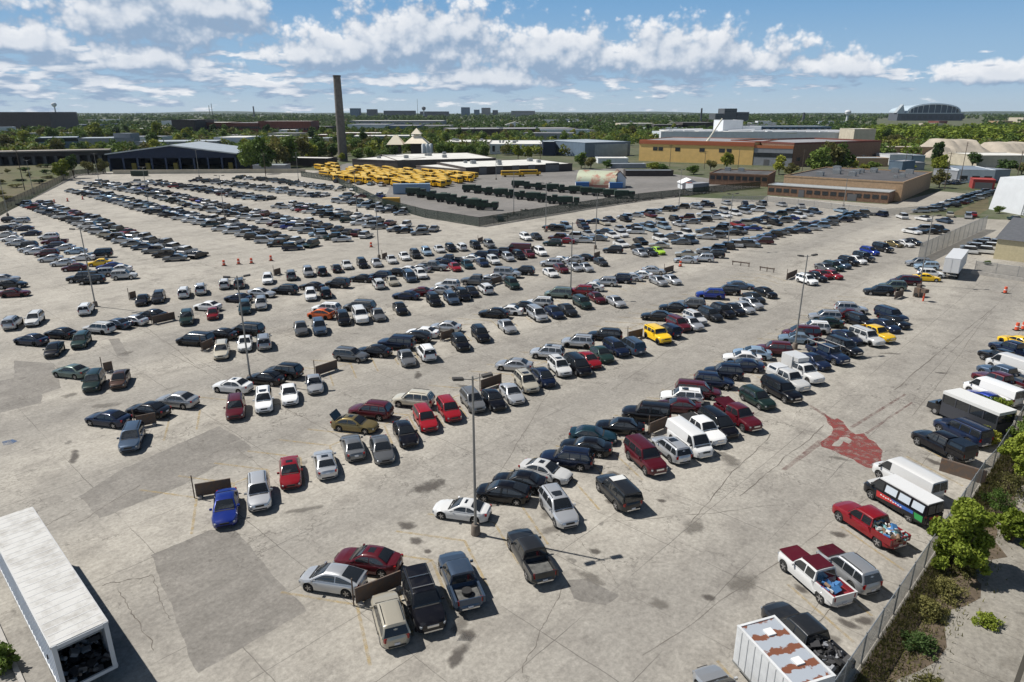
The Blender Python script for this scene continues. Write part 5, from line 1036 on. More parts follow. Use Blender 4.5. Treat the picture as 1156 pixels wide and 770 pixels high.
wood('far_wood', 1300, 900, 2600, (-.72, .72), (8, 12), 90, .85, 'dark', 2, lambda x, y: noise2(x+300, y) > -.3)
wood('far_wood', 800, 850, 2200, (-.72, .72), (7, 11), 80, .85, 'yel', 3, lambda x, y: noise2(x, y+500) > -.1)
wood('horizon_wood', 2600, 2300, 8500, (-.74, .74), (10, 17), 45, 1.5, 'dark', 4)
wood('horizon_wood', 1900, 2300, 8000, (-.74, .74), (10, 15), 45, 1.5, 'mid', 5)
def mid_ok(x, y):
    px = 578+x/y*FPX/.948
    if 690 < px < 1000 and y < 620: return False
    if px > 1040 and y < 560: return False
    if 380 < px < 700 and y < 500: return False
    return True
for nm_, n_, lf_, sd_ in (('mid_wood', 1500, 'mid', 31), ('mid_wood', 1100, 'yel', 32), ('mid_wood', 500, 'dark', 33), ('mid_wood', 400, 'olive', 34)):
    wood(nm_, n_, 470, 980, (-.72, .72), (5, 11), 130, .62, lf_, sd_, mid_ok)
def band(x, y): px = 578+x/y*FPX/.948; return 985 < px < 1300
wood('green_belt', 900, 640, 1100, (.40, .72), (9, 15), 140, .7, 'lime', 6, band)
wood('green_belt', 350, 640, 1100, (.40, .72), (9, 14), 140, .7, 'mid', 7, band)
# hills on the horizon
hm_ = MB(); n = 120; vs = []; rr = random.Random(9)
for i in range(n+1):
    az = -1.0+2.0*i/n; D = 9800; h = 18+10*math.sin(i*.21)+7*math.sin(i*.53+1)
    for d_, hh in ((7600, 0), (9300, h), (10600, h*.8)): vs.append((d_*math.tan(az)*.98, d_, hh))
hm_.add(vs, [(3*i+j, 3*i+3+j, 3*i+4+j, 3*i+1+j) for i in range(n) for j in (0, 1)], 0, True)
struct(hm_.build('hills', mat('wooded_hills', (.035, .055, .03), .95, noise=.4, nscale=.01)))
# ------------------------------------------------------------------ vegetation along the right fence
def shrub(name, lb, p, w, h, n, leaf, size=.11, seed=0, trunk=True):
    rng = np.random.default_rng(seed); lob = [(0, 0, h*.5, w*.3)]
    for i in range(34): a = rng.random()*6.28; z = h*(.12+.9*rng.random()); q = (1-abs(z/h-.35)); rr_ = rng.uniform(.3, 1.25); lob.append((math.cos(a)*w*.38*q*rr_, math.sin(a)*w*.38*q*rr_, z, w*rng.uniform(.05, .15)))
    r_ = thing(name, lb, 'plant', (*p, .01)); P = leaf_cloud(lob, n, size, rng)
    link('crown', quads_mesh(name+'_crown', P, LEAF[leaf]), r_)
    t = MB()
    for i in range(7): a = i*.9; t.tube([(.1*math.cos(a), .1*math.sin(a), -.05), (w*.12*math.cos(a), w*.12*math.sin(a), h*.4), (w*.3*math.cos(a), w*.3*math.sin(a), h*.72)], [.05, .035, .012], 6)
    t.build('stems', BARK, r_); return r_
shrub('fence_tree', 'large bright green bushy tree pushing through the right-hand fence', G(1079, 640), 5.2, 4.9, 15000, 'lime', .085, 1)
shrub('fence_tree', 'bright green bush right behind the large bushy tree', FP(22.5, 3.6), 2.8, 2.4, 6000, 'lime', .08, 2)
shrub('fence_bush', 'tall yellow-green bush at the right edge over the fence', FP(34, 2.6), 5., 4.6, 12000, 'lime', .09, 3)
shrub('fence_bush', 'leafy bush behind the parked dark truck at the fence', FP(39.5, 2.4), 4.8, 4.4, 10000, 'mid', .09, 4)
shrub('fence_bush', 'yellow-green bush at the top right by the fence', FP(44.5, 2.6), 5., 4.8, 10000, 'lime', .09, 5)
shrub('fence_bush', 'bush at the far end of the right-hand fence', FP(50, 2.4), 5., 4.4, 8000, 'lime', .09, 6)
shrub('fence_bush', 'green bush inside the fence behind the cutaway bus', FP(44.5, -2.6), 3.6, 2.6, 5000, 'mid', .08, 7)
shrub('fence_bush', 'low pale weeds inside the fence beside the navy SUV', FP(39.5, -1.4), 3.2, 1.4, 3000, 'yel', .07, 8)
shrub('fence_bush', 'low weeds at the fence below the long white van', FP(48, -1.8), 3., 1.6, 3000, 'lime', .07, 9)
for i, (t_, o, w, h, lf, lb) in enumerate([(6, 2.2, 2., 1.2, 'dark', 'dark weed clump at the foot of the fence near the bottom'), (9.5, 1.6, 2., 1.5, 'olive', 'dry weed clump behind the fence, second from the bottom'), (12.5, 1.8, 2.2, 1.3, 'olive', 'leafy weed clump behind the fence panels'), (16, 2., 1.8, 1.5, 'olive', 'dry stalky weeds below the bushy tree'), (3., 3.4, 1.8, 1., 'olive', 'dry weeds among the litter at the bottom'), (11, 4.4, 1.5, .9, 'lime', 'small bright weed on the drain joint'), (27, 2., 2.4, 2.2, 'mid', 'bush between the large bushy tree and the edge bushes'), (30.5, 2.2, 2.6, 2.4, 'olive', 'dry olive bush beside the rusty wall')]):
    shrub('weed_clump', lb, FP(t_, o), w*1.25, h*.62, 2000, lf, .05, 20+i)
g = np.random.default_rng(5); N_ = 14000; tt = g.uniform(-6, 58, N_); oo = np.abs(g.normal(0, 1.3, N_))+.15; P = []
for t_, o in zip(tt, oo):
    x, y = FP(t_, o); a = g.uniform(0, 6.28); h = g.uniform(.08, .34); w = .035; dx, dy = math.cos(a)*w, math.sin(a)*w; lx, ly = g.normal(0, .08, 2)
    P += [(x-dx, y-dy, .015), (x+dx, y+dy, .015), (x+lx+dx*.3, y+ly+dy*.3, h), (x+lx-dx*.3, y+ly-dy*.3, h)]
struct(link('weed_grass', quads_mesh('weed_grass', np.array(P), LEAF['olive'])), 'stuff')
# embankment grass and scrub at the left, grass strip by the white hall
sheet('grass_bank', [(-60, 262), (84, 196), (70, 186), (-80, 190)], .006, GRASS_M)
sheet('grass_verge', [(1069, 243), (1116, 222), (1116, 236), (1104, 243)], .016, GRASS_M)
for i in range(60):
    px_ = rt.uniform(-25, 74); py_ = rt.uniform(189, 252)
    if py_ > 262-.79*(px_+40)*.73-4: continue
    x, y = G(px_, py_)
    tree(rt.choice(['olive0', 'olive1', 'dusky2']), x, y, rt.uniform(1., 3), 'low scrub bush on the grassy bank beyond the left fence', 'scrub on the left bank', w=rt.uniform(3, 7), name='scrub_bush')
# ------------------------------------------------------------------ fences
def link_mat(name, col, alpha, sc=30):
    m = bpy.data.materials.new(name); nt, b, n, l = nodes(m); b.inputs['Base Color'].default_value = (*col, 1); b.inputs['Roughness'].default_value = .5; b.inputs['Metallic'].default_value = .5
    tc = n.new('ShaderNodeTexCoord'); outs = []
    for sg in (1, -1):
        mp = n.new('ShaderNodeMapping'); mp.inputs['Rotation'].default_value = (0, R(45*sg), 0); l.new(tc.outputs['Object'], mp.inputs[0])
        w = n.new('ShaderNodeTexWave'); w.bands_direction = 'X'; w.inputs['Scale'].default_value = sc/6; l.new(mp.outputs[0], w.inputs['Vector'])
        g = n.new('ShaderNodeMath'); g.operation = 'GREATER_THAN'; g.inputs[1].default_value = 1-alpha; l.new(w.outputs['Fac'], g.inputs[0]); outs.append(g.outputs[0])
    mx = n.new('ShaderNodeMath'); mx.operation = 'MAXIMUM'; l.new(outs[0], mx.inputs[0]); l.new(outs[1], mx.inputs[1]); l.new(mx.outputs[0], b.inputs['Alpha']); return m
LINKM = link_mat('chain_link', (.42, .42, .41), .34); GREENM = link_mat('green_screen_mesh', (.02, .04, .03), .62); DARKM = link_mat('dark_mesh', (.05, .05, .05), .5)
def fence(name, lb, pts, h, mesh, post, sp=3., mesh_name='mesh_panel', lean=0., rg=None):
    P = [Vector(p) for p in pts]; r_ = thing(name, lb, 'fence', (P[0].x, P[0].y, 0))
    for a, b in zip(P, P[1:]):
        L = (b-a).length; ang = math.atan2((b-a).y, (b-a).x); n = max(1, round(L/sp)); o = a-P[0]
        m = MB(); m.add([(0, 0, .05), (L, 0, .05), (L, 0, h), (0, 0, h)], [(0, 1, 2, 3)]); m.build(mesh_name, mesh, r_, (o.x, o.y, 0), ang)
        MB().tube([(0, 0, h), (L, 0, h)], .035, 6).build('top_rail', post, r_, (o.x, o.y, 0), ang)
        for i in range(n+1): MB().tube([(i*L/n, 0, -.1), (i*L/n+lean*(rg.uniform(-.2, .2) if rg else 0), 0, h+.12)], .045, 6).build('post', post, r_, (o.x, o.y, 0), ang)
    return r_
fence('chain_link_fence', 'grey chain-link fence running along the right foreground vehicles', [FP(-12), FP(8), FP(21), FP(30.5), FP(34, .2), FP(58)], 2.1, LINKM, STEEL, 3.)
fence('chain_link_fence', 'tall chain-link fence with leaning posts beside the white box trailer', [G(1036, 294), G(1112, 259)], 3.6, LINKM, STEEL, 4.5, lean=1, rg=random.Random(2))
fence('screened_fence', 'dark green screened fence around the truck yard', [G(340, 199.5), G(378, 205), G(432, 233), G(480, 246), G(541, 256), G(667, 235), G(720, 227), G(817, 216), G(858, 212.5)], 2.6, GREENM, DARK, 6)
fence('mesh_fence', 'dark mesh fence along the grassy bank at the left edge', [G(-50, 268), G(0, 240), G(85, 198.5), G(120, 195.5)], 2.8, DARKM, DARK, 5)
fence('mesh_fence', 'thin mesh fence before the brown brick office', [G(815, 228), G(866, 227.5), G(1000, 243), G(1062, 238)], 1.9, link_mat('thin_mesh', (.3, .3, .3), .16), STEEL, 6)
tag(MB().box((0, 0, .6), (3.4, .25, 1.2)).build('rusty_wall', RUST, None, (*FP(30.6, -1.4), 0), math.atan2(fn.y, fn.x)), 'short rusty brown wall piece between the vans and the right fence', 'wall')
# ------------------------------------------------------------------ light poles
POLE = mat('pole_steel', (.27, .265, .25), .5, .4, noise=.15, nscale=1.5); HEAD = mat('lamp_head', (.06, .055, .05), .6)
def lamp_pole(x, y, lb, h=12.7, arms=True, base=True, rz=.35):
    r_ = thing('lamp_post', lb, 'lamp post', (*G(x, y), 0), rz, 'lamp posts of the parking lot')
    MB().tube([(0, 0, .7), (0, 0, h)], [.115, .07], 10).build('pole', POLE, r_)
    if base: MB().tube([(0, 0, 0), (0, 0, .75), (0, 0, .85)], [.36, .34, .28], 14).build('footing', mat('footing_concrete', (.17, .14, .115), .9, noise=.3), r_)
    if arms:
        for s in (1, -1):
            MB().tube([(0, 0, h-.25), (s*.9, 0, h-.1)], .04, 6).build('arm', POLE, r_); MB().box((s*1.05, 0, h-.06), (.75, .38, .18), 0, 0, Matrix.Rotation(-s*.12, 3, 'Y')).build('lamp_head', HEAD, r_)
    return r_
for x, y, lb in [(537, 603, 'tall lamp post with twin heads in the middle foreground beside the white coupe'), (283, 431, 'tall lamp post beside the silver-white sedan at mid left'), (108, 346, 'lamp post with a dark bent foot at the left'), (897, 394, 'tall lamp post behind the white utility pickup'), (644, 335, 'lamp post beside the red SUV in the middle'), (428, 292, 'lamp post at the near end of the cross lane line'), (403, 239, 'lamp post among the far left rows'), (821, 282, 'lamp post in the rows at right of centre'),
        (580, 242, 'thin tall lamp post at the truck yard fence corner'), (616, 262, 'lamp post on an orange base left of the far centre rows'), (1038, 322, 'lamp post by the yellow sedan at right'), (952, 233, 'lamp post before the brown brick office'), (9, 244, 'lamp post at the left edge near the dark mesh fence'), (38, 219, 'lamp post on the grassy bank fence line'), (168, 232, 'lamp post among the third far left row'), (112, 206, 'lamp post at the far left corner of the lot'), (254, 248, 'lamp post between the second and third far left rows'), (225, 200, 'lamp post before the blue shed'), (766, 237, 'lamp post in the far rows beside the red sedan'), (672, 281, 'short lamp post right of the fourth row'), (560, 203, 'lamp post inside the truck yard'), (337, 204, 'lamp post at the start of the green screened fence')]:
    lamp_pole(x, y, lb, 12.7, rz=random.uniform(0, .6) if x != 537 else .35)
MB_ = None
# ------------------------------------------------------------------ row-end steel barriers, each with a sign post
def barrier(p, q, lb, lean=.0, h=1.15):
    a, b = Vector(G(*p)), Vector(G(*q)); L = (b-a).length; r_ = thing('steel_barrier', lb, 'barrier', (*a, 0), math.atan2((b-a).y, (b-a).x), 'rusty steel barriers at the row ends')
    MB().box((L/2, 0, h/2+.12), (L, .10, h), 0, 0, Matrix.Rotation(lean, 3, 'X')).build('panel', RUST, r_)
    for x in (.25, L-.25): MB().box((x, 0, .09), (.3, .9, .18)).build('foot', CONC, r_)
    MB().tube([(-.15, 0, 0), (-.15, 0, 2.1)], .05, 6).build('post', RUST, r_); return r_
for p, q, lb in [((402, 683), (453, 662), 'leaning brown steel barrier between the silver hatchback and the black SUV'), ((222, 562), (262, 555), 'brown steel barrier behind the bright blue sedan'), ((357, 425), (381, 417), 'brown steel barrier behind the silver sedan of the third row'), ((155, 483), (177, 478.5), 'brown steel barrier right of the slate blue SUV'), ((173, 366.5), (198, 361), 'brown steel barrier at the end of the black sedan, fifth row'), ((229, 397), (241, 391.5), 'short brown barrier left of the beige SUV'), ((498, 385), (511, 381.5), 'brown steel barrier below the silver sedan, third row'), ((709, 384.5), (725, 380.5), 'red-brown steel barrier left of the yellow off-roader'), ((733, 491), (752, 483), 'olive brown steel barrier left of the white cargo van'), ((543, 441), (566, 433), 'dark steel barrier behind the black sedan, second row'), ((118, 421), (128, 418.5), 'dark barrier between the dark green SUV and the brown hatchback'), ((556, 322), (566, 319), 'brown barrier beside the dark green SUV, fourth row'), ((750, 309.5), (760, 306.5), 'brown barrier at the right end of the third row'), ((147, 338.5), (154, 336.5), 'dark barrier at the left of the cross lane line'), ((888, 316), (899, 311.5), 'brown barrier left of the white SUV at upper right'), ((310, 311.5), (317, 309.5), 'brown barrier in the cross lane line'), ((671, 292), (677, 290), 'brown barrier at the right end of the fourth row'), ((432, 293), (437, 291.5), 'dark barrier beside the cross lane lamp post'), ((540, 275), (545, 273), 'dark barrier near the right end of the cross lane line'), ((1010, 338), (1019, 335), 'dark barrier block in front of the charcoal SUV at right'), ((599, 285), (603, 283.5), 'brown barrier at the right end of the fifth row')]:
    barrier(p, q, lb)
# traffic barrels and posts
ORANGE = mat('safety_orange', (.62, .09, .035), .6); WHITE_B = mat('reflective_white', (.7, .7, .7), .5)
def barrel(x, y, lb, h=1.15):
    r_ = thing('traffic_barrel', lb, 'traffic barrel', (*G(x, y), 0), 0, 'orange traffic barrels'); MB().tube([(0, 0, .12), (0, 0, h*.55), (0, 0, h)], [.29, .26, .22], 14).build('drum', ORANGE, r_); MB().box((0, 0, .06), (.75, .75, .12)).build('base', TYRE, r_)
    MB().tube([(0, 0, h*.5), (0, 0, h*.62)], .268, 14).build('band', WHITE_B, r_)
for x, y, lb in [(253, 300, 'leftmost of four orange barrels on the cross lane'), (269.5, 298.3, 'second of four orange barrels on the cross lane'), (284, 297.5, 'third of four orange barrels on the cross lane'), (306, 294.5, 'rightmost of four orange barrels on the cross lane'), (61.5, 229, 'orange barrel at the head of the leftmost far row'), (76.5, 227.5, 'orange barrel right of another at the far left'), (93.5, 225.3, 'orange barrel nearest the second far left row'), (1134.5, 331, 'orange barrel alone on the pavement at right'), (1147.5, 373, 'orange barrel above the yellow sedan at right'), (1155, 372, 'orange barrel cut by the right edge'), (617, 261, 'orange barrel at the foot of a far lamp post'), (419, 279, 'small orange barrel beside the white far sedan'), (768, 301, 'orange barrel right of the third row end')]: barrel(x, y, lb)
for (xa, ya, xb, yb_, lb) in [(826, 299, 846, 301.5, 'left one of two rusty guard rails on the open pavement'), (857, 305.5, 874, 308, 'right one of two rusty guard rails on the open pavement')]:
    a, b = Vector(G(xa, ya)), Vector(G(xb, yb_)); L = (b-a).length; r_ = thing('guard_rail', lb, 'guard rail', (*a, 0), math.atan2((b-a).y, (b-a).x), 'rusty guard rails'); MB().box((L/2, 0, .75), (L, .1, .22)).build('rail', RUST, r_)
    for i in range(3): MB().box((.15+i*(L-.3)/2, .1, .45), (.14, .12, .9)).build('post', RUST, r_)
a, b = Vector(G(1096, 309)), Vector(G(1200, 325)); L = (b-a).length; tag(MB().box((L/2, 0, .35), (L, .3, .7)).build('low_wall', CONC, None, (*a, 0), math.atan2((b-a).y, (b-a).x)), 'low pale concrete wall below the tan shed at right', 'wall')
fence('mesh_fence', 'thin mesh fence standing before the tan corrugated shed', [G(1100, 306), G(1200, 320)], 2., link_mat('thin_mesh2', (.3, .3, .3), .16), STEEL, 4)
p = G(1042, 340); r_ = thing('bollard_post', 'orange post with a rusty gear head on the pavement at right', 'post', (*p, 0)); MB().tube([(0, 0, 0), (0, 0, 1.6)], .14, 10).build('shaft', ORANGE, r_); MB().box((0, 0, 1.75), (.9, .8, .6), 0, .4).build('head', RUST, r_)
p = G(1036, 335); r_ = thing('scrap_block', 'rusty machine block beside the orange post', 'scrap', (*p, 0), .5); MB().box((0, 0, .8), (1.2, 1., 1.6)).box((.3, .2, 1.8), (.6, .6, .6)).build('casing', RUST, r_); MB().tube([(-.8, .0, .45), (.8, 0, .45)], .3, 10).build('roller', DARK, r_)
# ------------------------------------------------------------------ put every vehicle on its spot
JUNK = [mat('junk_black', (.03, .03, .032), .5), mat('junk_grey', (.22, .23, .25), .5), mat('junk_white', (.65, .65, .62), .6), mat('junk_blue', (.05, .16, .35), .6), mat('junk_teal', (.15, .32, .33), .6), mat('junk_brown', (.2, .13, .08), .8)]
def scrap(name, lb, p, rz, L, W_, z, n, mats, seed):
    rg = random.Random(seed); m = MB()
    for i in range(n):
        s = rg.uniform(.12, .42); c = (rg.uniform(-L/2, L/2), rg.uniform(-W_/2, W_/2), rg.uniform(.08, .42)*(1.2-abs(i/n-.5)))
        T = Matrix.Rotation(rg.uniform(-.7, .7), 3, 'X') @ Matrix.Rotation(rg.uniform(-.7, .7), 3, 'Y'); mi = rg.randrange(len(mats))
        if rg.random() < .6: m.box(c, (s*1.4, s, s*.6), mi, rg.uniform(0, 3), T)
        else: m.tube([(c[0]-s*.5, c[1], c[2]), (c[0]+s*.5, c[1]+rg.uniform(-s, s), c[2]+.05)], s*.3, 8, mi)
    return tag(m.build(name, mats, None, (p[0], p[1], z), rz), lb, 'scrap')
ROOT = {}
for v in VEH:
    far = v['y'] < 330
    o = place_vehicle(v['t'], v['c'], (v['X'], v['Y'], .005), R(v['h']), v['label'], ROWS[v['row']][1], not far, v['s'] and v['t'] not in ('pku', 'van', 'wvn', 'big'), v['y'] > 395)
    ROOT[(v['row'], v['k'])] = (o, v)
    o.rotation_euler[2] += R(random.uniform(-1.5, 1.5))
def local(key, x, y):
    o, v = ROOT[key]; a = o.rotation_euler[2]; return (v['X']+math.cos(a)*x-math.sin(a)*y, v['Y']+math.sin(a)*x+math.cos(a)*y)
def sub(key, name, mb, m):
    return mb.build(name, m, ROOT[key][0])
# bed contents and bodywork of single vehicles
scrap('scrap_load', 'jumble of metal scrap and rags piled in the red pickup bed', local((11, 4), -1.95, 0), R(110), 1.7, 1.4, .88, 60, JUNK, 1)
scrap('scrap_load', 'heap of black engine scrap filling the charcoal pickup bed', local((11, 2), -1.95, 0), R(110), 1.7, 1.5, .88, 80, [JUNK[0], JUNK[0], JUNK[1], TYRE], 2)
scrap('scrap_load', 'blue tarp and white sacks in the maroon and white pickup bed', local((11, 1), -1.6, .2), R(110), .9, 1., .88, 14, [JUNK[3], JUNK[2], JUNK[3], JUNK[5]], 3)
t_ = MB(); t_.tube([(0, 0, .1), (0, 0, .3)], .34, 14); tag(t_.build('spare_tyre', TYRE, None, (*local((0, 4), -1.8, 0), .86)), 'loose black tyre lying in the slate blue pickup bed', 'tyre')
MAR = PAINT['m'][1]; WHT = PAINT['w'][1]; BLK = PAINT['k'][1]
# two-tone pickup: maroon bonnet, cab roof and bed over white sides
b = VT['pku']; sub((11, 1), 'bonnet', MB().prism([(1.22, -.84), (2.7, -.74), (2.7, .74), (1.22, .84)], 1.14, 1.205), MAR); sub((11, 1), 'cab_roof', MB().prism([(-.86, -.68), (.56, -.68), (.56, .68), (-.86, .68)], 1.80, 1.90), MAR)
sub((11, 1), 'bed_lining', MB().box((-1.95, 0, .87), (1.65, 1.62, .03)).box((-1.95, .80, 1.06), (1.7, .03, .3)).box((-1.95, -.80, 1.06), (1.7, .03, .3)), mat('bed_red', (.20, .02, .03), .5))
sub((11, 0), 'bonnet', MB().prism([(1.05, -.78), (2.25, -.70), (2.25, .70), (1.05, .78)], 1.00, 1.085), MAR)
sub((1, 9), 'roof_panel', MB().prism([(-.25, -.62), (.45, -.62), (.45, .62), (-.25, .62)], 1.84, 1.905), mat('pale_roof', (.6, .6, .58), .4))  # white glare on the front of the dark roof, painted as a pale panel
sub((1, 13), 'bed_cover', MB().box((-1.95, 0, 1.21), (1.75, 1.75, .06)), DARK)
sub((1, 15), 'bed_cover', MB().box((-1.95, 0, 1.48), (1.85, 1.86, .07), 0, 0, Matrix.Rotation(.16, 3, 'Y')), MAR)
def cap(key, m): 
    q = MB(); q.prism([(-2.82, -.92), (-1.06, -.92), (-1.06, .92), (-2.82, .92)], 1.2, 1.45); q.add([(-2.82, -.92, 1.45), (-1.06, -.92, 1.45), (-1.06, .92, 1.45), (-2.82, .92, 1.45), (-2.7, -.74, 1.86), (-1.1, -.74, 1.86), (-1.1, .74, 1.86), (-2.7, .74, 1.86)], [(0, 1, 5, 4), (1, 2, 6, 5), (2, 3, 7, 6), (3, 0, 4, 7), (4, 5, 6, 7)])
    sub(key, 'bed_cap', q, m)
    for s in (1, -1): sub(key, 'cap_window', MB().add([(-2.5, s*.905, 1.5), (-1.3, s*.905, 1.5), (-1.3, s*.80, 1.76), (-2.5, s*.80, 1.76)], [(0, 1, 2, 3) if s < 0 else (3, 2, 1, 0)]), GLASS)
cap((1, 28), WHT); cap((11, 7), BLK)
q = MB(); q.prism([(-2.86, -1.02), (-.98, -1.02), (-.98, 1.02), (-2.86, 1.02)], 1.0, 2.45); q.prism([(-1., -.9), (-.2, -.8), (-.2, .8), (-1., .9)], 1.95, 2.44); sub((1, 29), 'service_box', q, WHT)
q = MB()
for s in (1, -1):
    q.tube([(-2.75, s*.9, 2.02), (1.6, s*.9, 2.02)], .035, 6)
    for x in (-2.6, -1.1, .9): q.tube([(x, s*.9, 1.2), (x, s*.9, 2.02)], .03, 6)
for x in (-2.6, -1.1, .9): q.tube([(x, -.9, 2.02), (x, .9, 2.02)], .03, 6)
sub((1, 31), 'ladder_rack', q, CHROME)
sub((0, 3), 'roof_bar', MB().tube([(.1, -.72, 1.97), (.1, .72, 1.97)], .03, 6).tube([(-1.0, -.72, 1.97), (-1.0, .72, 1.97)], .03, 6), CHROME)
q = MB().box((-2.05, 0, 1.42), (.85, 1.5, .05), 0, 0, Matrix.Rotation(.95, 3, 'Y')); sub((2, 10), 'boot_lid', q, BLK)
# window van with coloured side graphics (red, blue and green sweeps, pale panes)
def van_graphics(key):
    m1, m2, m3, m4, m5 = mat('graphic_red', (.45, .03, .03), .4), mat('graphic_blue', (.04, .12, .40), .4), mat('graphic_green', (.03, .28, .07), .4), mat('graphic_black', (.012, .012, .014), .35), mat('graphic_white', (.7, .7, .7), .4)
    for s in (1, -1):
        y = s*1.024
        def plate(nm, pts, m, o=.0): 
            V = [(x, y+s*o, z) for x, z in pts]; sub(key, nm, MB().add(V, [tuple(range(len(pts))) if s < 0 else tuple(range(len(pts)))[::-1]]), m)
        plate('side_graphic', [(-2.6, .5), (-.95, .5), (-.95, .75), (1.1, .75), (1.1, .5), (1.4, .5), (1.4, 1.12), (-2.6, 1.12)], m4)
        plate('side_graphic', [(-1.0, .78), (1.3, .60), (1.35, 1.1), (.2, 1.08)], m1, .004); plate('side_graphic', [(-1.9, .85), (-.6, .8), (.1, 1.06), (-1.9, 1.1)], m2, .005); plate('side_graphic', [(-2.7, .6), (-2.1, .62), (-1.95, 1.08), (-2.7, 1.1)], m3, .006)
        # a line of small white lettering too small to read, as broken bars
        for i in range(9): sub(key, 'side_lettering', MB().box((.9-i*.22, y+s*.008, .92-.02*(i % 3)), (.14, .006, .09)), m5)
    sub(key, 'rear_panel', MB().box((-2.90, 0, .9), (.02, 1.7, .55)), m4); sub(key, 'rear_graphic', MB().box((-2.915, .1, .95), (.012, .9, .18)), m1)
van_graphics((11, 6))
sub((11, 6), 'roof_panel', MB().prism([(-2.78, -.80), (1.42, -.80), (1.42, .80), (-2.78, .80)], 2.0, 2.125), WHT); sub((11, 6), 'bonnet', MB().prism([(2.1, -.82), (2.6, -.66), (2.6, .66), (2.1, .82)], 1.17, 1.225), WHT)
for s in (1, -1):
    for a_, b_ in ((-2.6, -1.65), (-1.45, -.5), (-.3, .7)): sub((11, 6), 'pane_film', MB().add([(a_, s*.992, 1.33), (b_, s*.992, 1.33), (b_, s*.875, 1.88), (a_, s*.875, 1.88)], [(0, 1, 2, 3) if s < 0 else (3, 2, 1, 0)]), mat('pane_film_pale', (.50, .55, .60), .25))
# cutaway shuttle bus: dark cab, dark ribbed body, white roof, big panes
p = Vector(G(1095, 466, 1.3)); a = R(110); r_ = thing('shuttle_bus', 'dark cutaway shuttle bus with long white roof beside the right-hand fence', 'bus', (*p, .005), a); BUSM = mat('bus_grey', (.075, .08, .095), .35, .5)
MB().box((-.6, 0, 1.05), (5.8, 2.3, 1.3)).build('body', BUSM, r_); MB().box((-.6, 0, 2.78), (5.9, 2.36, .3)).build('roof', mat('bus_roof_white', (.62, .62, .60), .5), r_)
for x in (-3.5, -2.05, -.6, .85, 2.25):
    for s in (1, -1): MB().box((x if abs(x) < 3.4 else -3.44, s*1.12, 2.15), (.12, .08, 1.0)).build('window_pillar', BUSM, r_)
for x in (-2.75, -1.32, .12, 1.55):
    for s in (1, -1): MB().box((x, s*1.10, 2.15), (1.34, .05, .96)).build('side_window', GLASS, r_)
MB().box((-3.46, 0, 2.15), (.06, 2.1, .95)).build('rear_window', GLASS, r_); MB().box((2.28, 0, 2.4), (.06, 2.1, .5)).build('front_panel', BUSM, r_)
q = MB(); q.add([(2.3, -1, .4), (4.0, -.95, .45), (4.0, .95, .45), (2.3, 1, .4), (2.3, -1, 1.3), (4.0, -.85, 1.05), (4.0, .85, 1.05), (2.3, 1, 1.3)], [(3, 2, 1, 0), (4, 5, 6, 7), (0, 1, 5, 4), (1, 2, 6, 5), (2, 3, 7, 6)]); q.build('cab', PAINT['c'][1], r_)
MB().add([(3.0, -.88, 1.2), (3.0, .88, 1.2), (2.32, .85, 2.15), (2.32, -.85, 2.15)], [(0, 1, 2, 3)]).build('windscreen', GLASS, r_)
for s in (1, -1): MB().box((2.75, s*1.25, 1.5), (.12, .22, .3)).build('mirror', DARK, r_); MB().box((3.98, s*.7, .85), (.08, .3, .2)).build('headlight', LAMP, r_)
for x in (2.95, -1.9):
    for s in (1, -1): w = MB().tube([(x, s*.86-.13, .4), (x, s*.86+.13, .4)], .4, 18).build('wheel', TYRE, r_); MB().tube([(x, s*1.0-.02, .4), (x, s*1.0+.02, .4)], .22, 12).build('rim', RIM, w)
# rusty-roofed white box trailer
cor = [G(835.5, 703, 3.0), G(874.5, 695, 3.0), G(943.5, 763, 3.0)]; A, B_, C_ = [Vector(c) for c in cor]
fw = (A-B_); ang = math.atan2((B_-C_).y, (B_-C_).x); Lb = (B_-C_).length; Wb = 2.5
r_ = thing('box_trailer', 'white box trailer with rust-streaked metal roof in the bottom right corner', 'trailer', (*((B_+C_)/2+Vector((math.cos(ang+math.pi/2), math.sin(ang+math.pi/2)))*(Wb/2)), 0), ang)
def rust_roof():
    m = bpy.data.materials.new('rust_streaked_roof'); nt, b, n, l = nodes(m); b.inputs['Roughness'].default_value = .6
    tc = n.new('ShaderNodeTexCoord'); sp = n.new('ShaderNodeSeparateXYZ'); l.new(tc.outputs['Object'], sp.inputs[0])
    w = n.new('ShaderNodeMath'); w.operation = 'PINGPONG'; w.inputs[1].default_value = .58; l.new(sp.outputs[0], w.inputs[0])
    no = n.new('ShaderNodeTexNoise'); no.inputs['Scale'].default_value = 2.6; no.inputs['Detail'].default_value = 6; l.new(tc.outputs['Object'], no.inputs['Vector'])
    s = n.new('ShaderNodeMath'); s.operation = 'MULTIPLY_ADD'; s.inputs[1].default_value = -.95; s.inputs[2].default_value = .29; l.new(no.outputs['Fac'], s.inputs[0]); ad = n.new('ShaderNodeMath'); l.new(w.outputs[0], ad.inputs[0]); l.new(s.outputs[0], ad.inputs[1])
    c = n.new('ShaderNodeValToRGB'); c.color_ramp.elements[0].position = .0; c.color_ramp.elements[0].color = (.17, .06, .03, 1); c.color_ramp.elements[1].position = .06; c.color_ramp.elements[1].color = (.33, .36, .40, 1); l.new(ad.outputs[0], c.inputs[0]); l.new(c.outputs[0], b.inputs['Base Color']); return m
SCW = mat('scuffed_white', (.58, .59, .59), .55, noise=.12, nscale=1.5)
MB().box((0, 0, 1.75), (Lb, Wb, 2.4)).build('body', SCW, r_); MB().box((0, 0, 2.965), (Lb-.3, Wb-.3, .05)).build('roof_sheet', rust_roof(), r_)
q = MB()
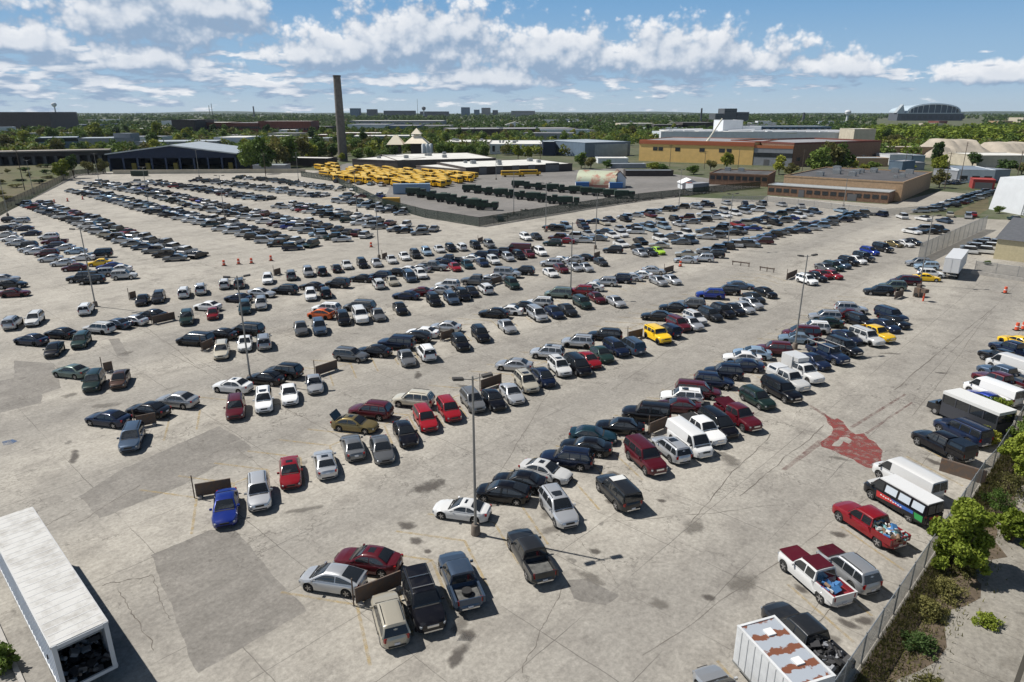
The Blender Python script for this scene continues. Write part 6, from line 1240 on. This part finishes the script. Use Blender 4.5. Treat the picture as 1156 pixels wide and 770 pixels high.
for s in (1, -1): q.box((0, s*(Wb/2-.06), 2.99), (Lb+.04, .14, .10)); q.box((s*(Lb/2-.06), 0, 2.99), (.14, Wb-.26, .10))
q.build('roof_rim', SCW, r_)
for s in (1, -1):
    q = MB()
    for i in range(int(Lb/.55)): q.box((-Lb/2+.3+i*.55, s*(Wb/2+.008), 1.78), (.05, .035, 2.3))
    q.build('side_seam', mat('seam_grey', (.48, .49, .49), .6), r_)
MB().box((0, -Wb/2-.012, .62), (Lb, .06, .12)).box((0, Wb/2+.012, .62), (Lb, .06, .12)).build('rub_rail', STEEL, r_)
for x in (-.9, 1.3): MB().box((x, -.1, 3.03), (.5, .5, .10)).build('roof_vent', mat('vent_white', (.7, .7, .68), .5), r_)
for x in (-.5, .5):
    for s in (1, -1): MB().tube([(x-.6, s*1.2-.1, .36), (x-.6, s*1.2+.1, .36)], .36, 16).build('wheel', TYRE, r_)
MB().box((0, 0, .5), (Lb-.2, 1.6, .2)).build('chassis', DARK, r_)
# long semi trailer at the left edge, open end towards us
nr, nl, fr = Vector(G(121, 702, 4.1)), Vector(G(60, 722, 4.1)), Vector(G(37, 574.5, 4.1)); ang = math.atan2((nr-fr).y, (nr-fr).x); Wt = 2.6; Lt = 16.
r_ = thing('semi_trailer', 'long white semi trailer with its open dark rear end, at the left edge', 'trailer', (*nr, 0), ang); TW = mat('trailer_white', (.58, .59, .60), .5, noise=.08, nscale=.8)
def weathered():
    m = mat('weathered_roof', (.50, .495, .475), .7, nscale=.9, col2=(.32, .305, .28), thr=(.46, .70)); return m
TS = mat('trailer_side', (.60, .66, .74), .35, .15, noise=.08, nscale=.6); y = -1
MB().box((-Lt/2, -.04, 2.65), (Lt, .08, 2.9)).build('side_wall', TS, r_); MB().box((-Lt/2, -Wt+.04, 2.65), (Lt, .08, 2.9)).build('side_wall', TS, r_); MB().box((-Lt+.04, -Wt/2, 2.65), (.08, Wt-.18, 2.9)).build('end_wall', TW, r_)
MB().box((-Lt/2, -Wt/2, 4.12), (Lt+.02, Wt+.02, .06)).build('roof', weathered(), r_); MB().box((-Lt/2, -Wt/2, 1.15), (Lt, Wt, .16)).build('floor', DARK, r_)
q = MB(); q.box((.03, -.1, 2.65), (.1, .22, 3.0)).box((.03, -Wt+.1, 2.65), (.1, .22, 3.0)).box((.03, -Wt/2, 4.0), (.1, Wt-.44, .22)).box((.03, -Wt/2, 1.2), (.12, Wt, .2)); q.build('door_frame', mat('frame_grey', (.45, .47, .49), .5), r_)
MB().box((-1.6, -.12, 2.65), (.06, .05, 2.6)).tube([(-.4, -.25, 3.5), (-.4, -Wt+.25, 3.5)], .05, 8).build('load_bar', STEEL, r_)
MB().box((-5.5, -Wt/2, .85), (9, .9, .35)).build('chassis', DARK, r_)
q = MB()
for i in range(26): q.box((-.35-i*.61, -Wt/2, 4.153), (.07, Wt-.1, .012))
q.build('roof_bow', mat('roof_bow_grey', (.50, .50, .49), .7), r_)
q = MB()
for i in range(26): q.box((-.35-i*.61, -Wt-.005, 2.65), (.06, .05, 2.8)); q.box((-.35-i*.61, .005, 2.65), (.06, .05, 2.8))
q.build('side_post', TS, r_); MB().box((-Lt/2, -Wt-.02, 4.06), (Lt, .07, .14)).box((-Lt/2, .02, 4.06), (Lt, .07, .14)).box((-Lt/2, -Wt-.02, 1.2), (Lt, .07, .16)).box((-Lt/2, .02, 1.2), (Lt, .07, .16)).build('edge_rail', mat('rail_aluminium', (.5, .51, .52), .4, .5), r_)
for x in (-2.2, -3.5):
    for yy in (-.28, -Wt+.28): MB().tube([(x, yy-.22, .5), (x, yy+.22, .5)], .5, 18).build('wheel', TYRE, r_)
for yy in (-.8, -1.8): MB().box((-12, yy, .55), (.14, .14, 1.1)).build('landing_leg', STEEL, r_)
c_, s_ = math.cos(ang), math.sin(ang); pp = nr+Vector((c_*-1.0-s_*(-Wt/2), s_*-1.0+c_*(-Wt/2)))
scrap('scrap_load', 'dark engines and parts stacked inside the open semi trailer', pp, ang, 1.7, 2.1, 1.25, 70, [JUNK[0], JUNK[1], JUNK[0], TYRE], 8); scrap('scrap_load', 'second heap of dark parts behind the load bar in the semi trailer', pp-Vector((c_, s_))*1.2, ang, 1.5, 2.1, 1.8, 50, [JUNK[0], JUNK[1], JUNK[0]], 9)
# kerb, rubble and weeds left of the trailer
o = MB(); o.box((0, 0, .09), (22, .25, .18)); tag(o.build('kerb', CONC, None, (*G(12, 742), 0), ang), 'pale concrete kerb left of the long semi trailer', 'kerb')
shrub('weed_clump', 'green weeds in the bottom left corner by the kerb', G(4, 752), 2.2, 1.3, 1200, 'mid', .09, 60)
# white box trailer at right
A, B_, C_ = Vector(G(1063.5, 314)), Vector(G(1079, 317)), Vector(G(1095, 306)); A2 = Vector(G(1063.5, 299, 0)); dirv = Vector((math.cos(R(40)), math.sin(R(40)))); 
r_ = thing('box_semi_trailer', 'white box semi trailer parked alone on the pavement at right', 'trailer', (*((A+B_)/2), 0), R(52)); Lq = 12.; Wq = 2.6
MB().box((Lq/2, 0, 2.6), (Lq, Wq, 2.7)).build('body', TW, r_); MB().box((Lq/2, 0, 3.98), (Lq+.05, Wq+.05, .08)).build('roof', mat('trailer_roof_grey', (.55, .56, .57), .5), r_); MB().box((Lq/2, 0, 1.12), (Lq, .9, .25)).build('chassis', DARK, r_)
for yy in (-.66, .66): MB().box((-.03, yy, 2.6), (.06, 1.2, 2.5)).build('rear_door', mat('door_white', (.62, .63, .64), .5), r_)
for x in (1.6, 2.9):
    for yy in (-1.05, 1.05): MB().tube([(x, yy-.2, .5), (x, yy+.2, .5)], .5, 14).build('wheel', TYRE, r_)
for yy in (-.8, .8): MB().box((9.5, yy, .5), (.15, .15, 1.0)).build('landing_leg', STEEL, r_)
MB().box((-.02, 0, .8), (.1, 2.3, .12)).build('bumper', STEEL, r_)
# containers in the truck yard
def box_thing(name, lb, cat, x0, y0, x1, y1, h, dp, m):
    a, b = Vector(G(x0, y0)), Vector(G(x1, y1)); L = (b-a).length; r_ = thing(name, lb, cat, (*a, 0), math.atan2((b-a).y, (b-a).x)); MB().box((L/2, dp/2, h/2+.15), (L, dp, h)).build('body', m, r_)
    q = MB()
    for i in range(int(L/.6)): q.box((.3+i*.6, -.03, h/2+.15), (.25, .07, h-.4))
    q.build('side_ribs', m, r_); MB().box((L/2, dp/2, h+.18), (L+.06, dp+.06, .08)).build('roof', m, r_); MB().box((0, dp/2, h/2+.15), (.08, dp-.2, h-.3)).build('end_door', WHITEW, r_)
    return r_
box_thing('trailer_box', 'pale blue trailer box beside the yellow buses', 'trailer', 444, 219.5, 486, 219, 3.6, 2.6, mat('pale_blue_trailer', (.24, .33, .43), .6)); box_thing('skip_container', 'yellow container between parked cars and truck yard fence', 'container', 432, 233, 451, 233, 2.5, 2.5, mat('container_yellow', (.42, .25, .04), .7))
box_thing('skip_container', 'blue container at the quonset shed', 'container', 650, 212.5, 665, 212.5, 2.2, 2.4, mat('container_blue', (.03, .12, .32), .6)); box_thing('skip_container', 'blue container under the white gate hut', 'container', 688, 213, 703, 213, 2.2, 2.4, mat('container_blue', (.03, .12, .32), .6)); box_thing('skip_container', 'dark green container at the far wall below the blue shed', 'container', 148, 199, 165, 199, 2.3, 2.4, mat('container_green', (.02, .035, .025), .7))
box_thing('site_hut', 'grey hut with white sign left of the brown office', 'hut', 782, 217, 800, 215.5, 3, 4, GREYW); box_thing('site_hut', 'small red-fronted kiosk under the white tent', 'hut', 776, 216, 782, 216, 3, 3, mat('kiosk_red', (.4, .1, .05), .7))
# school buses
YEL = mat('bus_yellow', (.64, .36, .012), .5, noise=.08); 
def bus_mesh():
    m = MB(); m.box((-.7, 0, 1.75), (9.2, 2.4, 2.1), 0); m.box((-.7, 0, 2.86), (9.0, 2.1, .18), 2); m.box((4.6, 0, 1.2), (1.6, 2.0, 1.1), 0)
    m.box((3.92, 0, 2.2), (.06, 2.1, .8), 1); m.box((-5.32, 0, 2.2), (.06, 1.8, .7), 1)
    for s in (1, -1):
        m.box((-.9, s*1.205, 2.25), (8.2, .03, .65), 1); m.box((-.7, s*1.21, 1.35), (9.0, .03, .10), 1)
        for x in (-3.4, 3.9): m.tube([(x, s*1.05-.15, .5), (x, s*1.05+.15, .5)], .5, 12, 1)
    return m.data('school_bus', [YEL, mat('bus_dark', (.02, .02, .022), .4), mat('bus_roof_pale', (.60, .40, .07), .5)])
BM = bus_mesh(); rb = random.Random(4); nb = 0
for j in range(9):
    q = j/8; xa, ya, xb, yb_ = 360+q*16, 188.5+q*16, 540-q*62, 202.5+q*11.5; n = int(19-q*8)
    for i in range(n):
        t_ = (i+rb.uniform(-.35, .35))/(n-1); x, y = xa+(xb-xa)*t_, ya+(yb_-ya)*t_
        if rb.random() < .30: continue
        o = link('school_bus', BM, None, (*G(x, y-.4), 0), R(-62+rb.uniform(-16, 16))+(math.pi if rb.random() < .3 else 0)); tag(o, 'yellow school bus packed among others in the depot yard', 'bus', 'yellow school buses packed in the yard'); nb += 1
for x, y, lb in [(578, 199.5, 'lone yellow school bus before the depot hall wall'), (598, 198.5, 'second lone yellow bus at the depot hall, partly shaded')]: tag(link('school_bus', BM, None, (*G(x, y), 0), R(8)), lb, 'bus')
# army-green trucks in the yard
GRN = mat('army_green', (.022, .042, .028), .7, noise=.3); 
def truck_mesh(load):
    m = MB(); m.box((2.6, 0, 1.75), (1.9, 2.4, 1.5), 0); m.box((3.0, 0, 2.15), (1.15, 2.42, .6), 1); m.box((2.6, 0, 2.55), (1.9, 2.3, .12), 0); m.box((0, 0, .95), (7.2, 1.0, .3), 1); m.box((-1.2, 0, 1.25), (5.2, 2.45, .25), 0)
    for s in (1, -1):
        m.box((-1.2, s*1.2, 1.7), (5.2, .08, .8), 0)
        for x in (2.6, -1.4, -2.8): m.tube([(x, s*1.0-.18, .55), (x, s*1.0+.18, .55)], .55, 12, 1)
    m.box((-3.78, 0, 1.7), (.08, 2.4, .8), 0); m.box((1.38, 0, 1.8), (.08, 2.4, 1.0), 0)
    if load: m.box((-1.2, 0, 2.15), (5.1, 2.3, 1.5), 0)
    return m.data('army_truck', [GRN, mat('truck_dark', (.015, .016, .016), .6)])
TM = [truck_mesh(0), truck_mesh(1)]
for (xa, ya, xb, yb_, n, rn) in [(470, 221, 550, 237, 8, 'left line of dark green army trucks'), (533, 217, 642, 231.5, 10, 'middle line of dark green army trucks'), (588, 212, 705, 224, 10, 'back line of dark green army trucks')]:
    for i in range(n):
        t_ = i/(n-1); x, y = xa+(xb-xa)*t_, ya+(yb_-ya)*t_
        lb = ('leftmost' if i == 0 else 'rightmost' if i == n-1 else ORD[i+1])+' army truck from the left in the '+rn if 0 < i < n-1 else ('leftmost' if i == 0 else 'rightmost')+' army truck in the '+rn
        tag(link('army_truck', TM[1 if i % 3 == 0 or rn[0] == 'b' and i > 4 else 0], None, (*G(x, y), .01), R(-8+rb.uniform(-9, 9))), lb, 'truck', 'army trucks in the fenced yard')
for i, (x, y, m_) in enumerate([(563, 246, GRN), (580, 243.5, GRN), (598, 238, GRN)]):
    scrap('yard_scrap', ['rusty scrap heap behind the yard fence corner', 'green scrap heap right of the fence corner', 'green pipes heap along the yard fence'][i], G(x, y), .2, 6, 3, .02, 40, [m_, RUST, JUNK[0]], 30+i)
for i in range(10): scrap('yard_scrap', 'dark scrap heap along the inside of the screened fence', G(655+i*17, 234-i*1.9), .3, 7, 3, .02, 26, [DARK, JUNK[1], RUST, JUNK[0]], 50+i)['group'] = 'scrap heaps along the screened fence'
# ------------------------------------------------------------------ the far rows: several hundred cars that only read as lines
def lowcar(kind):
    L, W_, H = dict(s=(4.75, 1.82, 1.45), u=(4.7, 1.86, 1.72))[kind]; m = MB(); h = L/2; w = W_/2
    def pr(pts, w0, w1, mi):
        n = len(pts); vs = [(x, -(w0 if i in (0, n-1) or z < 1 else w1), z) for i, (x, z) in enumerate(pts)]; vs += [(x, -y, z) for x, y, z in vs]
        m.add(vs, [(i, (i+1) % n, n+(i+1) % n, n+i) for i in range(n)]+[tuple(range(n))[::-1], tuple(range(n, 2*n))], mi)
    pr([(-h, .35), (h, .35), (h, .7), (h-.3, .85), (.8, .97), (-h+.3, 1.02), (-h, .85)], w, w*.95, 0)
    if kind == 's': g = [(-1.7, 1.0), (1.0, .96), (.15, H), (-.95, H)]
    else: g = [(-2.15, 1.04), (1.05, 1.0), (.35, H), (-1.8, H)]
    pr(g, w*.92, w*.72, 1); pr([(g[3][0]+.05, H-.03), (g[2][0]-.05, H-.03), (g[2][0]-.1, H+.03), (g[3][0]+.1, H+.03)], w*.74, w*.70, 0)
    for x in (1.4, -1.35): m.box((x, 0, .33), (.66, W_-.02, .62), 2)
    return m
LC = [lowcar('s'), lowcar('u')]
pal = ['k']*11+['c']*7+['n']*8+['v']*20+['w']*15+['g']*13+['s']*5+['q']*4+['m']*4+['r']*1+['e']*3+['a']*4+['b']*1+['t']*2
kinds = sorted(set(pal)); mats_ = [PAINT[k][1] for k in kinds]+[GLASS, TYRE]; ff = MB(); rc = random.Random(11); nfar = 0
taken = [(v['X'], v['Y']) for v in VEH]
def farrow(pts, heads=(167, -13), two=2.45, step=2.95, gap=.07, bias=None):
    """double line of angled cars following a row seen at these photo points"""
    global nfar
    P = [Vector(G(*p)) for p in pts]
    for a, b in zip(P, P[1:]):
        L = (b-a).length; d = (b-a)/L; n = max(1, int(L/step)); nrm = Vector((-d.y, d.x))
        for i in range(n):
            for sgn in ((1, -1) if two else (0,)):
                if rc.random() < gap: continue
                q = a+d*(i+.5)*L/n+nrm*sgn*two+Vector((rc.uniform(-.2, .2), rc.uniform(-.2, .2)))
                if any((q.x-x)**2+(q.y-y)**2 < 12 for x, y in taken): continue
                taken.append((q.x, q.y)); hd = R(rc.choice(heads[0 if sgn < 0 else 1] if isinstance(heads[0], tuple) else heads)+rc.uniform(-3, 3)); c, s = math.cos(hd), math.sin(hd); src = LC[rc.random() < .45]; k = kinds.index(rc.choice(pal)); o = len(ff.v)
                ff.v += [(x*c-y*s+q.x, x*s+y*c+q.y, z) for x, y, z in src.v]; ff.f += [tuple(j+o for j in f) for f in src.f]; ff.m += [k if mi == 0 else len(kinds)+mi-1 for mi in src.m]; ff.sm += src.sm; nfar += 1
S_ = (167, 167, -13); LL = ((-164, -164, 16), (76, 76, -104)); D2 = (167, -70)
farrow([(36, 231), (81.4, 246), (98, 251.4), (117.4, 260.4), (135, 266.7), (152, 273.6), (177, 280.5), (195, 287), (215, 293.5)], LL)
farrow([(88, 216), (113, 222), (146.4, 230), (177, 239), (200, 243.5), (221, 249), (245, 254), (263, 260), (290, 266), (313.5, 273.5), (345, 281.5)], LL)
farrow([(102, 207), (127, 211), (157.5, 216), (191, 223), (225, 232), (263, 240), (297, 247), (327, 254), (352, 259), (376, 265.5), (405, 271.5)], LL, 3.6); farrow([(230, 231), (355, 253), (421, 268)], LL, 0)
farrow([(157.5, 206), (188, 209.5), (218, 213.5), (252, 219), (290, 225), (310, 227)], LL); farrow([(320, 233), (343, 236), (363, 240), (394.5, 247.6), (433.5, 256), (472, 262), (492, 264)], LL, 3.2)
farrow([(218, 204.2), (252, 207.5), (282, 212), (312, 216), (342, 220.5), (367, 222.5)], LL); farrow([(383, 227.5), (410, 231.5), (441, 239), (462, 242.5)], LL, 2.0); farrow([(388, 222), (432, 223)], LL, 2.)
farrow([(269, 201.8), (304.6, 204), (327, 207.6), (357, 212), (371, 213.6), (398, 216)], LL, 2.2); farrow([(378, 206), (410, 208.5), (441, 211)], LL, 0)
farrow([(618, 260.5), (650, 258), (680, 252.5), (714, 247.5), (726, 245), (760, 238.5), (802, 232)], D2, 1.6)
farrow([(627, 273.5), (660, 271), (704, 263), (729, 259), (782, 249.5), (835, 239.5), (859, 236.5)], D2, 2.7)
farrow([(704, 281.5), (751, 275), (782, 269), (820, 262.6), (860, 253.5), (897, 243), (915, 238.5)], D2, 3.0)
farrow([(774, 292), (798, 289), (829, 281), (860, 273.5), (882, 267), (896, 263), (928.5, 254.6), (953.5, 248), (975, 242)], S_, 1.3)
farrow([(815, 231), (865, 232), (899, 234), (927, 237)], (80, 100), 0, 2.7); farrow([(942.6, 239.2), (977, 241.8), (1000, 245), (1072, 252)], (80, 100), 0, 2.7); farrow([(1034, 240.5), (1062, 238)], (167,), 0, 3.); farrow([(1064, 235), (1080, 230), (1116, 218)], (167,), 1.6, 2.8)
farrow([(1069, 245.5), (1109, 245.5)], (60, -120), 1.8, 2.9); farrow([(1125, 247), (1151, 250)], (80,), 0, 2.8); farrow([(1034, 265.5), (1055, 260)], D2, 1.6); farrow([(1094, 288), (1123, 273)], (150,), 1.2, 2.8); farrow([(1072, 209), (1098, 203)], (20,), 1.5, 3.); farrow([(556, 250), (572, 248)], (100,), 0, 2.8)
struct(ff.build('distant_parked_cars', mats_), 'stuff')
print('vehicles', len(VEH), 'far', nfar, 'objects', len(bpy.data.objects))
